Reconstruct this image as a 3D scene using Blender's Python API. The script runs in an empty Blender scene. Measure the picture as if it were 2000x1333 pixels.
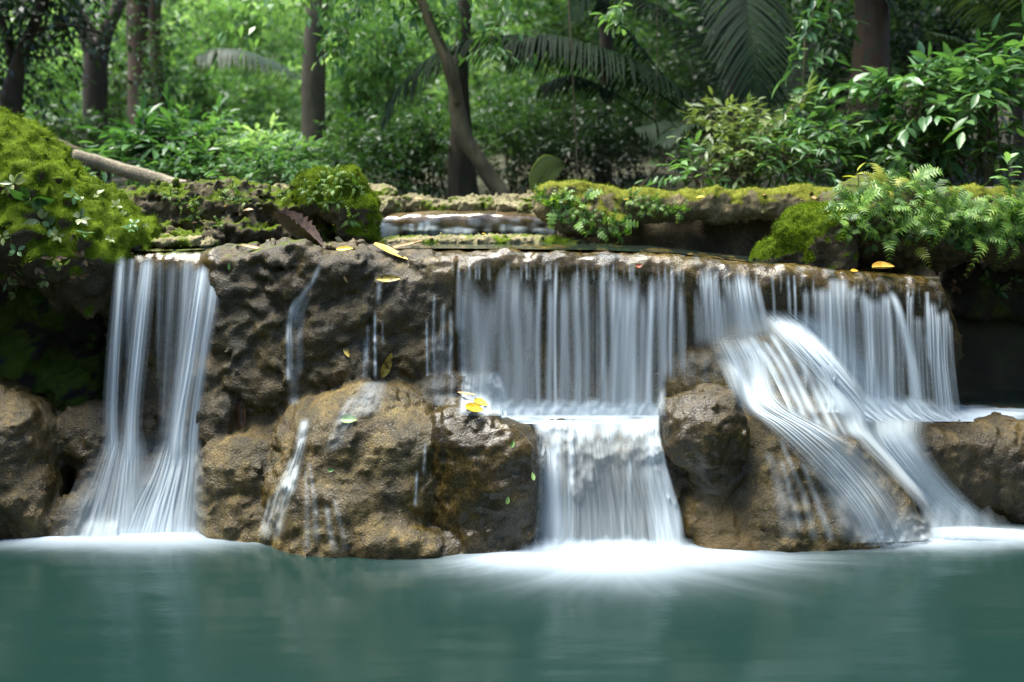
import bpy, math, random
import numpy as np
from mathutils import Vector, Matrix, Quaternion
random.seed(7)
rng = np.random.default_rng(11)
SC = bpy.context.scene
COL = SC.collection
R = math.radians

# ------------------------------------------------------------------ camera
F, HZ, H = 1944.0, 410.0, 2.376          # focal length in photo pixels, horizon row, eye height above the pool
cd = bpy.data.cameras.new('camera')
cam = bpy.data.objects.new('camera', cd)
COL.objects.link(cam)
cam.location = (0, 0, H)
cam.rotation_euler = (R(90), 0, 0)
cd.sensor_width = 36.0
cd.lens = 36.0 * F / 2000.0
cd.shift_y = -(666.5 - HZ) / 2000.0
cd.clip_start, cd.clip_end = 0.05, 2000.0
cd.dof.use_dof = True
cd.dof.focus_distance = 7.3
cd.dof.aperture_fstop = 0.8
SC.camera = cam

# ------------------------------------------------------------------ sky, sun, exposure
SUN = Vector((-0.28, 0.04, 0.93)).normalized()
w = bpy.data.worlds.new('World')
SC.world = w
w.use_nodes = True
nt = w.node_tree
bg = nt.nodes['Background']
sky = nt.nodes.new('ShaderNodeTexSky')
sky.sky_type = 'NISHITA'
sky.sun_disc = False
sky.sun_elevation = math.asin(SUN.z)
sky.sun_rotation = math.atan2(SUN.x, SUN.y)
nt.links.new(sky.outputs[0], bg.inputs[0])
bg.inputs[1].default_value = 0.13
sl = bpy.data.lights.new('sun', 'SUN')
sl.energy = 3.3
sl.angle = R(34)
sl.color = (1.0, 0.97, 0.88)
so = bpy.data.objects.new('sun', sl)
so.rotation_euler = (-SUN).to_track_quat('-Z', 'Y').to_euler()
COL.objects.link(so)
vs = SC.view_settings
vs.view_transform = 'Standard'
vs.look = 'None'
vs.exposure = 2.1
vs.gamma = 1.0
vs.use_curve_mapping = False
SC.cycles.transparent_max_bounces = 24
SC.cycles.max_bounces = 6
SC.cycles.diffuse_bounces = 3
SC.cycles.glossy_bounces = 2
SC.cycles.transmission_bounces = 3
SC.cycles.sample_clamp_indirect = 4.0

# ------------------------------------------------------------------ small helpers
def P(px, py, Y):
    return np.array([(px - 1000.0) / F * Y, Y, H + (HZ - py) / F * Y])

def tag(o, label=None, cat=None, group=None, kind=None):
    if label: o['label'] = label
    if cat: o['category'] = cat
    if group: o['group'] = group
    if kind: o['kind'] = kind
    return o

def empty(name, loc, label, cat, group=None):
    o = bpy.data.objects.new(name, None)
    o.empty_display_size = 0.1
    o.location = [float(v) for v in loc]
    COL.objects.link(o)
    return tag(o, label, cat, group)

def link(name, me, mat=None, parent=None):
    o = bpy.data.objects.new(name, me)
    COL.objects.link(o)
    if mat is not None and not me.materials:
        me.materials.append(mat)
    if parent is not None:
        o.parent = parent
        o.matrix_parent_inverse = Matrix.Translation(parent.location).inverted()   # meshes are built in world space
    return o

def mesh(name, V, faces, smooth=True, attrs=None, uv=None):
    """V (n,3); faces (m,k) array or a list of such arrays of different k."""
    if not isinstance(faces, list): faces = [faces]
    faces = [np.asarray(f, dtype=np.int32) for f in faces if len(f)]
    me = bpy.data.meshes.new(name)
    V = np.ascontiguousarray(V, dtype=np.float32)
    me.vertices.add(len(V))
    me.vertices.foreach_set('co', V.ravel())
    li = np.concatenate([f.ravel() for f in faces])
    cnt = np.concatenate([np.full(len(f), f.shape[1], dtype=np.int32) for f in faces])
    me.loops.add(len(li))
    me.loops.foreach_set('vertex_index', li)
    me.polygons.add(len(cnt))
    st = np.concatenate([[0], np.cumsum(cnt)[:-1]]).astype(np.int32)
    me.polygons.foreach_set('loop_start', st)
    me.polygons.foreach_set('loop_total', cnt)
    if smooth:
        me.polygons.foreach_set('use_smooth', np.ones(len(cnt), dtype=bool))
    for k, a in (attrs or {}).items():
        at = me.attributes.new(k, 'FLOAT', 'POINT')
        at.data.foreach_set('value', np.ascontiguousarray(a, dtype=np.float32))
    if uv is not None:
        l = me.uv_layers.new(name='UVMap')
        l.data.foreach_set('uv', np.ascontiguousarray(uv[li], dtype=np.float32).ravel())
    me.update(calc_edges=True)
    me.validate()
    return me

def sst(a, b, x):
    t = np.clip((x - a) / (b - a), 0, 1)
    return t * t * (3 - 2 * t)

# ------------------------------------------------------------------ gradient noise, vectorised
_pr = np.random.default_rng(3)
_perm = np.concatenate([_pr.permutation(256)] * 3)
_g = _pr.normal(size=(256, 3))
_g /= np.linalg.norm(_g, axis=1)[:, None]

def pnoise(p):
    p = np.asarray(p, dtype=np.float64)
    i = np.floor(p).astype(np.int64)
    f = p - i
    i &= 255
    u = f * f * f * (f * (f * 6 - 15) + 10)
    out = 0
    for dx in (0, 1):
        wx = u[:, 0] if dx else 1 - u[:, 0]
        a = _perm[i[:, 0] + dx]
        for dy in (0, 1):
            wy = u[:, 1] if dy else 1 - u[:, 1]
            b = _perm[a + i[:, 1] + dy]
            for dz in (0, 1):
                wz = u[:, 2] if dz else 1 - u[:, 2]
                g = _g[_perm[b + i[:, 2] + dz] & 255]
                d = g[:, 0] * (f[:, 0] - dx) + g[:, 1] * (f[:, 1] - dy) + g[:, 2] * (f[:, 2] - dz)
                out = out + wx * wy * wz * d
    return out * 1.5

def fbm(p, freq, octv=3, seed=0, gain=0.5, mode=''):
    out, a = 0, 1.0
    for o in range(octv):
        n = pnoise(p * freq + 17.3 * seed + 5.1 * o)
        if mode == 'b': n = np.abs(n) * 2 - 0.5            # billow: round lobes with creases
        if mode == 'r': n = 0.5 - np.abs(n) * 2            # ridges
        out = out + a * n
        a *= gain
        freq *= 2.03
    return out

# ------------------------------------------------------------------ signed-distance rocks
def E(px, py, Y, rx, ry, rd, tilt=0.0):
    c = P(px, py, Y)
    s = Y / F
    return ('e', c, np.array([rx * s, rd, ry * s]), R(tilt))

def CAP(p0, p1, r0, r1):
    return ('c', np.array(p0, float), np.array(p1, float), r0, r1)

def smin(a, b, k):
    h = np.clip(0.5 + 0.5 * (b - a) / k, 0, 1)
    return b + (a - b) * h - k * h * (1 - h)

def prim_d(q, p):
    if q[0] == 'e':
        v = p - q[1]
        if q[3]:
            c, s = math.cos(q[3]), math.sin(q[3])
            v = np.stack([c * v[:, 0] + s * v[:, 2], v[:, 1], -s * v[:, 0] + c * v[:, 2]], 1)
        u = np.abs(v / q[2])
        a = (u ** 2.6).sum(1) ** (1 / 2.6)
        b = np.linalg.norm(v / (q[2] * q[2]), axis=1) + 1e-9
        return np.linalg.norm(u, axis=1) * (a - 1) / b
    if q[0] == 'c':
        ab = q[2] - q[1]
        t = np.clip((p - q[1]) @ ab / (ab @ ab), 0, 1)
        return np.linalg.norm(p - q[1] - t[:, None] * ab, axis=1) - (q[3] + (q[4] - q[3]) * t)
    if q[0] == 'f':
        return q[1](p)
    if q[0] == 'b':                                         # rounded box lo, hi, radius
        c, hf = (q[1] + q[2]) / 2, (q[2] - q[1]) / 2 - q[3]
        v = np.abs(p - c) - hf
        return np.linalg.norm(np.maximum(v, 0), axis=1) + np.minimum(v.max(1), 0) - q[3]

class Rock:
    def __init__(s, prims, k=0.08, noise=(), lo=None, hi=None, cut=()):
        s.prims, s.k, s.noise, s.cut = prims, k, noise, cut
        if lo is None:
            lo = np.full(3, 1e9); hi = np.full(3, -1e9)
            for q in prims:
                if q[0] == 'e':
                    r = q[2] if not q[3] else np.array([max(q[2][0], q[2][2]), q[2][1], max(q[2][0], q[2][2])])
                    lo = np.minimum(lo, q[1] - r); hi = np.maximum(hi, q[1] + r)
                elif q[0] == 'c':
                    for a, r in ((q[1], q[3]), (q[2], q[4])):
                        lo = np.minimum(lo, a - r); hi = np.maximum(hi, a + r)
                elif q[0] == 'b':
                    lo = np.minimum(lo, q[1]); hi = np.maximum(hi, q[2])
            lo = lo - 0.12; hi = hi + 0.12
        s.lo, s.hi = np.array(lo, float), np.array(hi, float)
    def d(s, p, fine=True):
        d = np.full(len(p), .45)
        for q in s.prims:
            if q[0] == 'f':
                d = smin(d, prim_d(q, p), s.k); continue
            if q[0] == 'r':                                  # a whole rock blended in
                r, k = q[1], q[2]
                m = ((p > r.lo - .15) & (p < r.hi + .15)).all(1)
                if m.any(): d[m] = smin(d[m], r.d(p[m], False), k)
                continue
            if q[0] == 'e':
                r = q[2] if not q[3] else np.array([max(q[2][0], q[2][2]), q[2][1], max(q[2][0], q[2][2])])
                lo, hi = q[1] - r, q[1] + r
            elif q[0] == 'c':
                lo = np.minimum(q[1] - q[3], q[2] - q[4]); hi = np.maximum(q[1] + q[3], q[2] + q[4])
            else: lo, hi = q[1], q[2]
            m = ((p > lo - .25) & (p < hi + .25)).all(1)
            if m.any(): d[m] = smin(d[m], prim_d(q, p[m]), s.k)
        for q in s.cut:
            d = -smin(-d, prim_d(q, p), 0.06)
        if fine and s.noise:
            m = np.abs(d) < 0.3
            if m.any():
                pm = p[m]
                add = 0
                for it in s.noise:
                    add = add + (it(pm) if callable(it) else it[1] * fbm(pm, it[0], it[3], it[4], 0.5, it[2]))
                d = d.copy(); d[m] -= add
        return d

def nets(fv, o, h):
    s = fv < 0
    nx, ny, nz = fv.shape
    c = np.zeros((nx - 1, ny - 1, nz - 1), np.int8)
    offs = [(a, b, e) for a in (0, 1) for b in (0, 1) for e in (0, 1)]
    for (a, b, e) in offs:
        c += s[a:nx - 1 + a, b:ny - 1 + b, e:nz - 1 + e]
    act = (c > 0) & (c < 8)
    I = np.argwhere(act)
    idx = np.full(act.shape, -1, np.int64)
    idx[act] = np.arange(len(I))
    val = [fv[I[:, 0] + a, I[:, 1] + b, I[:, 2] + e] for (a, b, e) in offs]
    pos = np.zeros((len(I), 3)); cnt = np.zeros(len(I))
    for i, A in enumerate(offs):
        for j, B in enumerate(offs):
            if j > i and sum(abs(A[t] - B[t]) for t in range(3)) == 1:
                va, vb = val[i], val[j]
                m = (va < 0) != (vb < 0)
                t = np.where(m, va / np.where(m, va - vb, 1), 0)
                pos += m[:, None] * (np.array(A) + t[:, None] * (np.array(B) - np.array(A)))
                cnt += m
    V = o + h * (I + pos / cnt[:, None])
    Q = []
    for ax in range(3):
        S0 = np.moveaxis(s, ax, 0)[:-1, 1:-1, 1:-1]
        S1 = np.moveaxis(s, ax, 0)[1:, 1:-1, 1:-1]
        M = np.argwhere(S0 != S1)
        ins = S0[M[:, 0], M[:, 1], M[:, 2]]
        ii, j, k = M[:, 0], M[:, 1] + 1, M[:, 2] + 1
        X = np.moveaxis(idx, ax, 0)
        q = np.stack([X[ii, j - 1, k - 1], X[ii, j, k - 1], X[ii, j, k], X[ii, j - 1, k]], 1)
        flip = ~ins
        if ax == 1: flip = ~flip                              # moveaxis(1->0) leaves a left-handed order
        q[flip] = q[flip][:, ::-1]
        Q.append(q)
    return V, np.concatenate(Q)

def normals(me):
    n = np.zeros(len(me.vertices) * 3, np.float32)
    me.vertices.foreach_get('normal', n)
    return n.reshape(-1, 3).astype(float)

ROCKS = {}
def polygonise(rock, h):
    n = np.ceil((rock.hi - rock.lo) / h).astype(int) + 1
    ax = [rock.lo[i] + h * np.arange(n[i]) for i in range(3)]
    fv = np.empty(n, np.float32)
    step = max(1, int(400000 / (n[1] * n[2])))
    for a in range(0, n[0], step):
        G = np.stack(np.meshgrid(ax[0][a:a + step], ax[1], ax[2], indexing='ij'), -1)
        fv[a:a + step] = rock.d(G.reshape(-1, 3)).reshape(G.shape[:3])
    V, Q = nets(fv, rock.lo, h)
    return V, Q

def build_rock(name, rock, h, label, cat, mat, moss=None, wet=None, disp=(), group=None, key=None, attrs=None):
    """Polygonise a rock field, push it out along its normals with fine noise, store moss and wetness per vertex."""
    V, Q = polygonise(rock, h)
    me = mesh(name, V, Q)
    N = normals(me)
    if disp:
        dd = 0
        for it in disp:
            dd = dd + (it(V) if callable(it) else it[1] * fbm(V, it[0], it[3], it[4], 0.55, it[2]))
        V = V + N * dd[:, None]
        me.vertices.foreach_set('co', np.ascontiguousarray(V, np.float32).ravel())
        me.update()
    nn = fbm(V, 5.0, 3, 9)
    mo = np.clip(moss(V, N, nn), 0, 1) if moss else np.zeros(len(V))
    we = np.clip(wet(V, N, nn), 0, 1) if wet else np.zeros(len(V))
    for k, a in (('moss', mo), ('wet', we)):
        at = me.attributes.new(k, 'FLOAT', 'POINT')
        at.data.foreach_set('value', np.ascontiguousarray(a, np.float32))
    o = link(name, me, mat)
    tag(o, label, cat, group)
    ROCKS[key or name] = dict(rock=rock, obj=o, V=V, N=N, moss=mo, Q=Q)
    return o

def field(keys):
    rs = list({id(ROCKS[k]['rock']): ROCKS[k]['rock'] for k in keys}.values())
    def f(p):
        d = np.full(len(p), 1e3)
        for r in rs:
            out = np.maximum(np.maximum(r.lo - p, p - r.hi), 0).max(1)
            m = out < 0.4
            d = np.minimum(d, out + 0.1)
            if m.any():
                dm = d[m]
                d[m] = np.minimum(np.where(out[m] > 0, out[m] + 0.1, 1e3), 1e3)
                d[m] = np.minimum(dm, r.d(p[m]))
        return d
    return f

def trace(px, py, keys, y0=5.5, ymax=12.0):
    """World points where the lines of sight through photo pixels px, py meet the rocks."""
    f = field(keys)
    D = np.stack([(px - 1000) / F, np.ones_like(px), (HZ - py) / F], 1)
    t = np.full(len(px), y0)
    C = np.array([0, 0, H])
    act = np.arange(len(t))
    for _ in range(70):
        if not len(act): break
        d = f(C + D[act] * t[act, None])
        t[act] = np.minimum(t[act] + np.clip(d * 0.7, -0.05, 0.35), ymax)
        act = act[(np.abs(d) > .004) & (t[act] < ymax)]
    return C + D * t[:, None], t

def grad(f, p, e=0.015):
    g = np.stack([f(p + np.eye(3)[i] * e) - f(p - np.eye(3)[i] * e) for i in range(3)], 1)
    return g / (np.linalg.norm(g, axis=1)[:, None] + 1e-9)

# ------------------------------------------------------------------ materials
def newmat(name):
    m = bpy.data.materials.new(name)
    m.use_nodes = True
    n = m.node_tree.nodes
    n.clear()
    return m, n, m.node_tree.links

def nd(n, t, **k):
    x = n.new(t)
    for a, v in k.items():
        if a.startswith('_'): setattr(x, a[1:], v)
    return x

def ramp(n, pts):
    r = n.new('ShaderNodeValToRGB')
    e = r.color_ramp.elements
    while len(e) < len(pts): e.new(0.5)
    for i, (p, c) in enumerate(pts):
        e[i].position = p
        e[i].color = (*c, 1) if len(c) == 3 else c
    return r

def noise_node(n, l, vec, scale, detail=4, rough=0.55, dist=0.0):
    x = n.new('ShaderNodeTexNoise')
    x.inputs['Scale'].default_value = scale
    x.inputs['Detail'].default_value = detail
    x.inputs['Roughness'].default_value = rough
    x.inputs['Distortion'].default_value = dist
    if vec is not None: l.new(vec, x.inputs['Vector'])
    return x

def mixc(n, l, fac, a, b, blend='MIX'):
    x = n.new('ShaderNodeMix')
    x.data_type = 'RGBA'
    x.blend_type = blend
    for s, v in ((x.inputs[0], fac), (x.inputs[6], a), (x.inputs[7], b)):
        if hasattr(v, 'is_linked'): l.new(v, s)
        elif isinstance(v, (int, float)): s.default_value = v
        else: s.default_value = (*v, 1)
    return x.outputs[2]

def math_n(n, l, op, a, b=None, clamp=False):
    x = n.new('ShaderNodeMath')
    x.operation = op
    x.use_clamp = clamp
    for s, v in ((x.inputs[0], a), (x.inputs[1], b)):
        if v is None: continue
        if hasattr(v, 'is_linked'): l.new(v, s)
        else: s.default_value = v
    return x.outputs[0]

def rock_mat(name, dark, mid, light, moss_a=(0.022, 0.038, 0.004), moss_b=(0.145, 0.215, 0.009), rough_dry=0.75, rough_wet=0.3, bump=0.5, tone=False):
    m, n, l = newmat(name)
    out = nd(n, 'ShaderNodeOutputMaterial')
    bs = nd(n, 'ShaderNodeBsdfPrincipled')
    l.new(bs.outputs[0], out.inputs[0])
    bs.inputs['Specular IOR Level'].default_value = 0.5
    geo = nd(n, 'ShaderNodeNewGeometry')
    pos = geo.outputs['Position']
    am = nd(n, 'ShaderNodeAttribute', _attribute_name='moss')
    aw = nd(n, 'ShaderNodeAttribute', _attribute_name='wet')
    n1 = noise_node(n, l, pos, 3.2, 6, 0.62, 0.3)
    n2 = noise_node(n, l, pos, 21.0, 8, 0.68, 0.6)
    n3 = noise_node(n, l, pos, 75.0, 4, 0.7)
    vor = nd(n, 'ShaderNodeTexVoronoi')
    vor.inputs['Scale'].default_value = 60.0
    l.new(pos, vor.inputs['Vector'])
    c1 = ramp(n, [(0.30, dark), (0.52, mid), (0.74, light)])
    s = math_n(n, l, 'ADD', math_n(n, l, 'MULTIPLY', n1.outputs[0], 0.6), math_n(n, l, 'MULTIPLY', n2.outputs[0], 0.4))
    l.new(s, c1.inputs[0])
    speck = ramp(n, [(0.36, (0.22, 0.20, 0.17)), (0.50, (0.85, 0.82, 0.76)), (0.64, (1.7, 1.6, 1.4))])
    l.new(n3.outputs[0], speck.inputs[0])
    base = mixc(n, l, 0.75, c1.outputs[0], speck.outputs[0], 'MULTIPLY')
    if tone:
        mps = nd(n, 'ShaderNodeMapping'); mps.inputs['Scale'].default_value = (1, 1, .16)
        l.new(pos, mps.inputs[0])
        ns = noise_node(n, l, mps.outputs[0], 6.5, 5, .6, .4)
        rs = ramp(n, [(.34, (.42, .46, .40)), (.50, (.95, .96, .90)), (.66, (1.25, 1.18, 1.05))])
        l.new(ns.outputs[0], rs.inputs[0])
        base = mixc(n, l, .85, base, rs.outputs[0], 'MULTIPLY')
        na = noise_node(n, l, pos, 2.3, 5, .65, .5)
        ra = nd(n, 'ShaderNodeMapRange'); ra.inputs[1].default_value = .54; ra.inputs[2].default_value = .70; ra.inputs[4].default_value = .55
        l.new(na.outputs[0], ra.inputs[0])
        base = mixc(n, l, ra.outputs[0], base, mixc(n, l, 1.0, base, (.80, 1.0, .62), 'MULTIPLY'))
        at = nd(n, 'ShaderNodeAttribute', _attribute_name='tone')
        ao = nd(n, 'ShaderNodeAttribute', _attribute_name='ochre')
        sc = nd(n, 'ShaderNodeVectorMath', _operation='SCALE')
        l.new(base, sc.inputs[0]); l.new(math_n(n, l, 'ADD', math_n(n, l, 'MULTIPLY', at.outputs['Fac'], 1.5), 0.25), sc.inputs[3])
        base = mixc(n, l, ao.outputs['Fac'], sc.outputs[0], mixc(n, l, n2.outputs[0], (0.07, 0.045, 0.008), (0.24, 0.165, 0.045)))
    wetc = mixc(n, l, aw.outputs['Fac'], base, mixc(n, l, 1.0, base, (0.62, 0.58, 0.52), 'MULTIPLY'))
    nm = noise_node(n, l, pos, 4.0, 6, 0.75)
    nmf = noise_node(n, l, pos, 130.0, 3, 0.7)
    mc = ramp(n, [(0.3, moss_a), (0.55, tuple((a + b) / 2 for a, b in zip(moss_a, moss_b))), (0.72, moss_b)])
    l.new(math_n(n, l, 'ADD', math_n(n, l, 'MULTIPLY', nm.outputs[0], 0.5), math_n(n, l, 'MULTIPLY', nmf.outputs[0], 0.5)), mc.inputs[0])
    mf = math_n(n, l, 'ADD', am.outputs['Fac'], math_n(n, l, 'MULTIPLY', math_n(n, l, 'SUBTRACT', n2.outputs[0], 0.5), 0.9))
    mr = nd(n, 'ShaderNodeMapRange')
    mr.inputs[1].default_value = 0.35; mr.inputs[2].default_value = 0.62
    l.new(mf, mr.inputs[0])
    l.new(mixc(n, l, mr.outputs[0], wetc, mc.outputs[0]), bs.inputs['Base Color'])
    rw = nd(n, 'ShaderNodeMapRange')
    rw.clamp = False
    rw.inputs[3].default_value = rough_dry; rw.inputs[4].default_value = rough_wet
    l.new(aw.outputs['Fac'], rw.inputs[0])
    rr = math_n(n, l, 'ADD', rw.outputs[0], math_n(n, l, 'MULTIPLY', math_n(n, l, 'SUBTRACT', n2.outputs[0], 0.5), 0.8))
    rm = nd(n, 'ShaderNodeMix'); rm.data_type = 'FLOAT'
    l.new(mr.outputs[0], rm.inputs[0]); l.new(rr, rm.inputs[2]); rm.inputs[3].default_value = 0.92
    l.new(rm.outputs[0], bs.inputs['Roughness'])
    sp = nd(n, 'ShaderNodeMix'); sp.data_type = 'FLOAT'
    l.new(mr.outputs[0], sp.inputs[0]); sp.inputs[2].default_value = 0.5; sp.inputs[3].default_value = 0.08
    l.new(sp.outputs[0], bs.inputs['Specular IOR Level'])
    b1 = nd(n, 'ShaderNodeBump')
    l.new(math_n(n, l, 'MULTIPLY', math_n(n, l, 'MAXIMUM', math_n(n, l, 'MINIMUM', math_n(n, l, 'SUBTRACT', 2.0, aw.outputs['Fac']), 1.0), 0.12), bump), b1.inputs['Strength'])
    b1.inputs['Distance'].default_value = 0.02
    hsum = math_n(n, l, 'ADD', math_n(n, l, 'MULTIPLY', vor.outputs[0], 0.22), math_n(n, l, 'ADD', n2.outputs[0], math_n(n, l, 'MULTIPLY', n3.outputs[0], 1.1)))
    hmx = nd(n, 'ShaderNodeMix'); hmx.data_type = 'FLOAT'
    l.new(mr.outputs[0], hmx.inputs[0]); l.new(hsum, hmx.inputs[2]); l.new(math_n(n, l, 'MULTIPLY', nmf.outputs[0], 2.0), hmx.inputs[3])
    l.new(hmx.outputs[0], b1.inputs['Height'])
    l.new(b1.outputs[0], bs.inputs['Normal'])
    return m

def leaf_mat(name, cols, trans=0.35, rough=0.38, spec=0.5):
    m, n, l = newmat(name)
    out = nd(n, 'ShaderNodeOutputMaterial')
    at = nd(n, 'ShaderNodeAttribute', _attribute_name='var')
    r = ramp(n, [(i / max(1, len(cols) - 1), c) for i, c in enumerate(cols)])
    l.new(at.outputs['Fac'], r.inputs[0])
    bs = nd(n, 'ShaderNodeBsdfPrincipled')
    bs.inputs['Roughness'].default_value = rough
    bs.inputs['Specular IOR Level'].default_value = spec
    l.new(r.outputs[0], bs.inputs['Base Color'])
    tr = nd(n, 'ShaderNodeBsdfTranslucent')
    tc = mixc(n, l, 1.0, r.outputs[0], (1.25, 1.35, 0.6), 'MULTIPLY')
    l.new(tc, tr.inputs[0])
    mx = nd(n, 'ShaderNodeMixShader')
    mx.inputs[0].default_value = trans
    l.new(bs.outputs[0], mx.inputs[1]); l.new(tr.outputs[0], mx.inputs[2])
    l.new(mx.outputs[0], out.inputs[0])
    return m

def bark_mat(name, dark, light, scale=9.0, moss=None):
    m, n, l = newmat(name)
    out = nd(n, 'ShaderNodeOutputMaterial')
    bs = nd(n, 'ShaderNodeBsdfPrincipled')
    l.new(bs.outputs[0], out.inputs[0])
    geo = nd(n, 'ShaderNodeNewGeometry')
    mp = nd(n, 'ShaderNodeMapping')
    mp.inputs['Scale'].default_value = (1, 1, 0.22)
    l.new(geo.outputs['Position'], mp.inputs[0])
    a = noise_node(n, l, mp.outputs[0], scale, 6, 0.7, 0.4)
    b = noise_node(n, l, geo.outputs['Position'], 3.0, 4, 0.6)
    c = ramp(n, [(0.32, dark), (0.68, light)])
    l.new(math_n(n, l, 'ADD', math_n(n, l, 'MULTIPLY', a.outputs[0], 0.6), math_n(n, l, 'MULTIPLY', b.outputs[0], 0.4)), c.inputs[0])
    col = c.outputs[0]
    if moss:
        nb = noise_node(n, l, geo.outputs['Position'], 6.0, 5, 0.7)
        mr = nd(n, 'ShaderNodeMapRange'); mr.inputs[1].default_value = 0.52; mr.inputs[2].default_value = 0.62
        l.new(nb.outputs[0], mr.inputs[0])
        col = mixc(n, l, mr.outputs[0], col, moss)
    l.new(col, bs.inputs['Base Color'])
    bs.inputs['Roughness'].default_value = 0.85
    bp = nd(n, 'ShaderNodeBump'); bp.inputs['Strength'].default_value = 0.8; bp.inputs['Distance'].default_value = 0.03
    l.new(a.outputs[0], bp.inputs['Height']); l.new(bp.outputs[0], bs.inputs['Normal'])
    return m

M = {}
M['shiny'] = rock_mat('slick_travertine', (0.009, 0.007, 0.003), (0.042, 0.031, 0.011), (0.14, 0.10, 0.034), rough_wet=0.2, bump=0.45)
M['mass'] = rock_mat('wet_travertine', (0.014, 0.011, 0.004), (0.108, 0.081, 0.025), (0.34, 0.262, 0.092), rough_wet=0.36, bump=0.65, tone=True)
def sill_mat():
    m, n, l = newmat('film_of_water_on_brown_rock')
    out = nd(n, 'ShaderNodeOutputMaterial'); bs = nd(n, 'ShaderNodeBsdfPrincipled'); l.new(bs.outputs[0], out.inputs[0])
    geo = nd(n, 'ShaderNodeNewGeometry')
    a = noise_node(n, l, geo.outputs['Position'], 5.0, 4, .6)
    r = ramp(n, [(.35, (.04, .028, .012)), (.65, (.16, .11, .05))]); l.new(a.outputs[0], r.inputs[0]); l.new(r.outputs[0], bs.inputs['Base Color'])
    bs.inputs['Roughness'].default_value = .16; bs.inputs['Specular IOR Level'].default_value = .8
    bp = nd(n, 'ShaderNodeBump'); bp.inputs['Strength'].default_value = .25; bp.inputs['Distance'].default_value = .04
    l.new(a.outputs[0], bp.inputs['Height']); l.new(bp.outputs[0], bs.inputs['Normal'])
    return m
M['sill'] = sill_mat()
M['pale'] = rock_mat('pale_limestone', (0.08, 0.07, 0.035), (0.22, 0.195, 0.10), (0.40, 0.36, 0.22), rough_dry=0.9)
M['mossy'] = rock_mat('mossy_limestone', (0.015, 0.012, 0.006), (0.065, 0.05, 0.022), (0.18, 0.145, 0.07), rough_dry=0.9)
M['dark'] = rock_mat('painted_shade_limestone', (0.006, 0.005, 0.003), (0.018, 0.014, 0.008), (0.04, 0.031, 0.018), moss_a=(.016, .026, .004), moss_b=(.10, .145, .016), rough_dry=0.95)  # limestone darkened to stand for the deep shade of the hollows
M['brown_log'] = rock_mat('mossy_log_crust', (0.04, 0.032, 0.014), (0.15, 0.12, 0.055), (0.30, 0.255, 0.13), moss_a=(0.07, 0.075, 0.01), moss_b=(0.26, 0.27, 0.04), rough_dry=0.9)
# ------------------------------------------------------------------ the travertine ledge
LX = np.array([190, 235, 300, 440, 560, 700, 850, 1000, 1160, 1330, 1500, 1620, 1700, 1800, 1850, 1880.])
LYP = np.array([492, 490, 492, 488, 483, 486, 487, 488, 490, 497, 517, 527, 532, 540, 550, 640.])
LYF = np.array([7.9, 7.72, 7.66, 7.62, 7.55, 7.55, 7.58, 7.62, 7.62, 7.56, 7.52, 7.55, 7.6, 7.68, 7.78, 8.0])
LWX = (LX - 1000) / F * LYF
LZ = H + (HZ - LYP) / F * (LYF + 0.12)
REC = np.interp(LX, [190, 240, 390, 430, 850, 900, 1330, 1420, 1560, 1620, 1850, 1880], [.22, .22, .22, 0, 0, .2, .22, .05, .05, .24, .26, .26])

def ledge_d(p):
    x = p[:, 0]
    zt = np.interp(x, LWX, LZ)
    yf = np.interp(x, LWX, LYF)
    rc = np.interp(x, LWX, REC)
    below = zt - p[:, 2]
    bulge = 0.10 * np.sin(np.clip(below / 1.3, 0, 1) * 3.14) * np.where(rc < .05, 1, 0)
    front = yf + rc * sst(0.14, 0.55, below) - bulge - 0.10 * sst(0.5, 1.6, below) - p[:, 1]
    d = -smin(-front, -(p[:, 2] - zt), 0.20)               # rounded lip
    d = np.maximum(d, p[:, 1] - 9.0)
    d = np.maximum(d, p[:, 0] - LWX[-1])
    d = np.maximum(d, LWX[0] - p[:, 0])
    return np.maximum(d, -0.5 - p[:, 2]) * 0.85

lumps = [E(470, 530, 7.68, 70, 50, .16), E(560, 500, 7.62, 60, 26, .16), E(610, 545, 7.6, 60, 40, .16), E(665, 525, 7.58, 62, 34, .17), E(640, 640, 7.68, 80, 80, .2), E(480, 640, 7.72, 70, 70, .2),
         E(560, 600, 7.75, 40, 50, .14), E(450, 760, 7.68, 65, 70, .22), E(540, 740, 7.72, 70, 60, .2), E(680, 700, 7.66, 80, 60, .2), E(780, 590, 7.64, 80, 70, .2), E(800, 690, 7.68, 70, 60, .18),
         E(430, 830, 7.6, 55, 60, .2)]
def ledge_rough(p):
    x = 1000 + p[:, 0] * F / 7.6
    return sst(385, 440, x) * (1 - .75 * sst(760, 900, x))
def ledge_noise(p):
    w_ = ledge_rough(p)
    return w_ * (.05 * fbm(p, 3.4, 2, 1, .5, 'b') + .035 * fbm(p, 9.5, 2, 2, .5, 'b')) + (1 - w_) * (.02 * fbm(p, 3, 2, 1) + .012 * fbm(p * np.array([1, .35, .3]), 13, 2, 5))
def ledge_fine(p):
    return (.004 + .010 * ledge_rough(p)) * fbm(p, 24, 3, 4, .55, 'b')
ledge = Rock([('f', ledge_d)] + lumps, 0.07, (), lo=(-3.25, 7.1, -0.3), hi=(3.65, 8.7, 2.3))
MASS = []
MASS.append(('ledge', ledge, 'rock_ledge', 'broad brown travertine ledge whose long rounded lip carries the curtains of falling water', 'rock ledge', .45, 0, 1.0, None))

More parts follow.
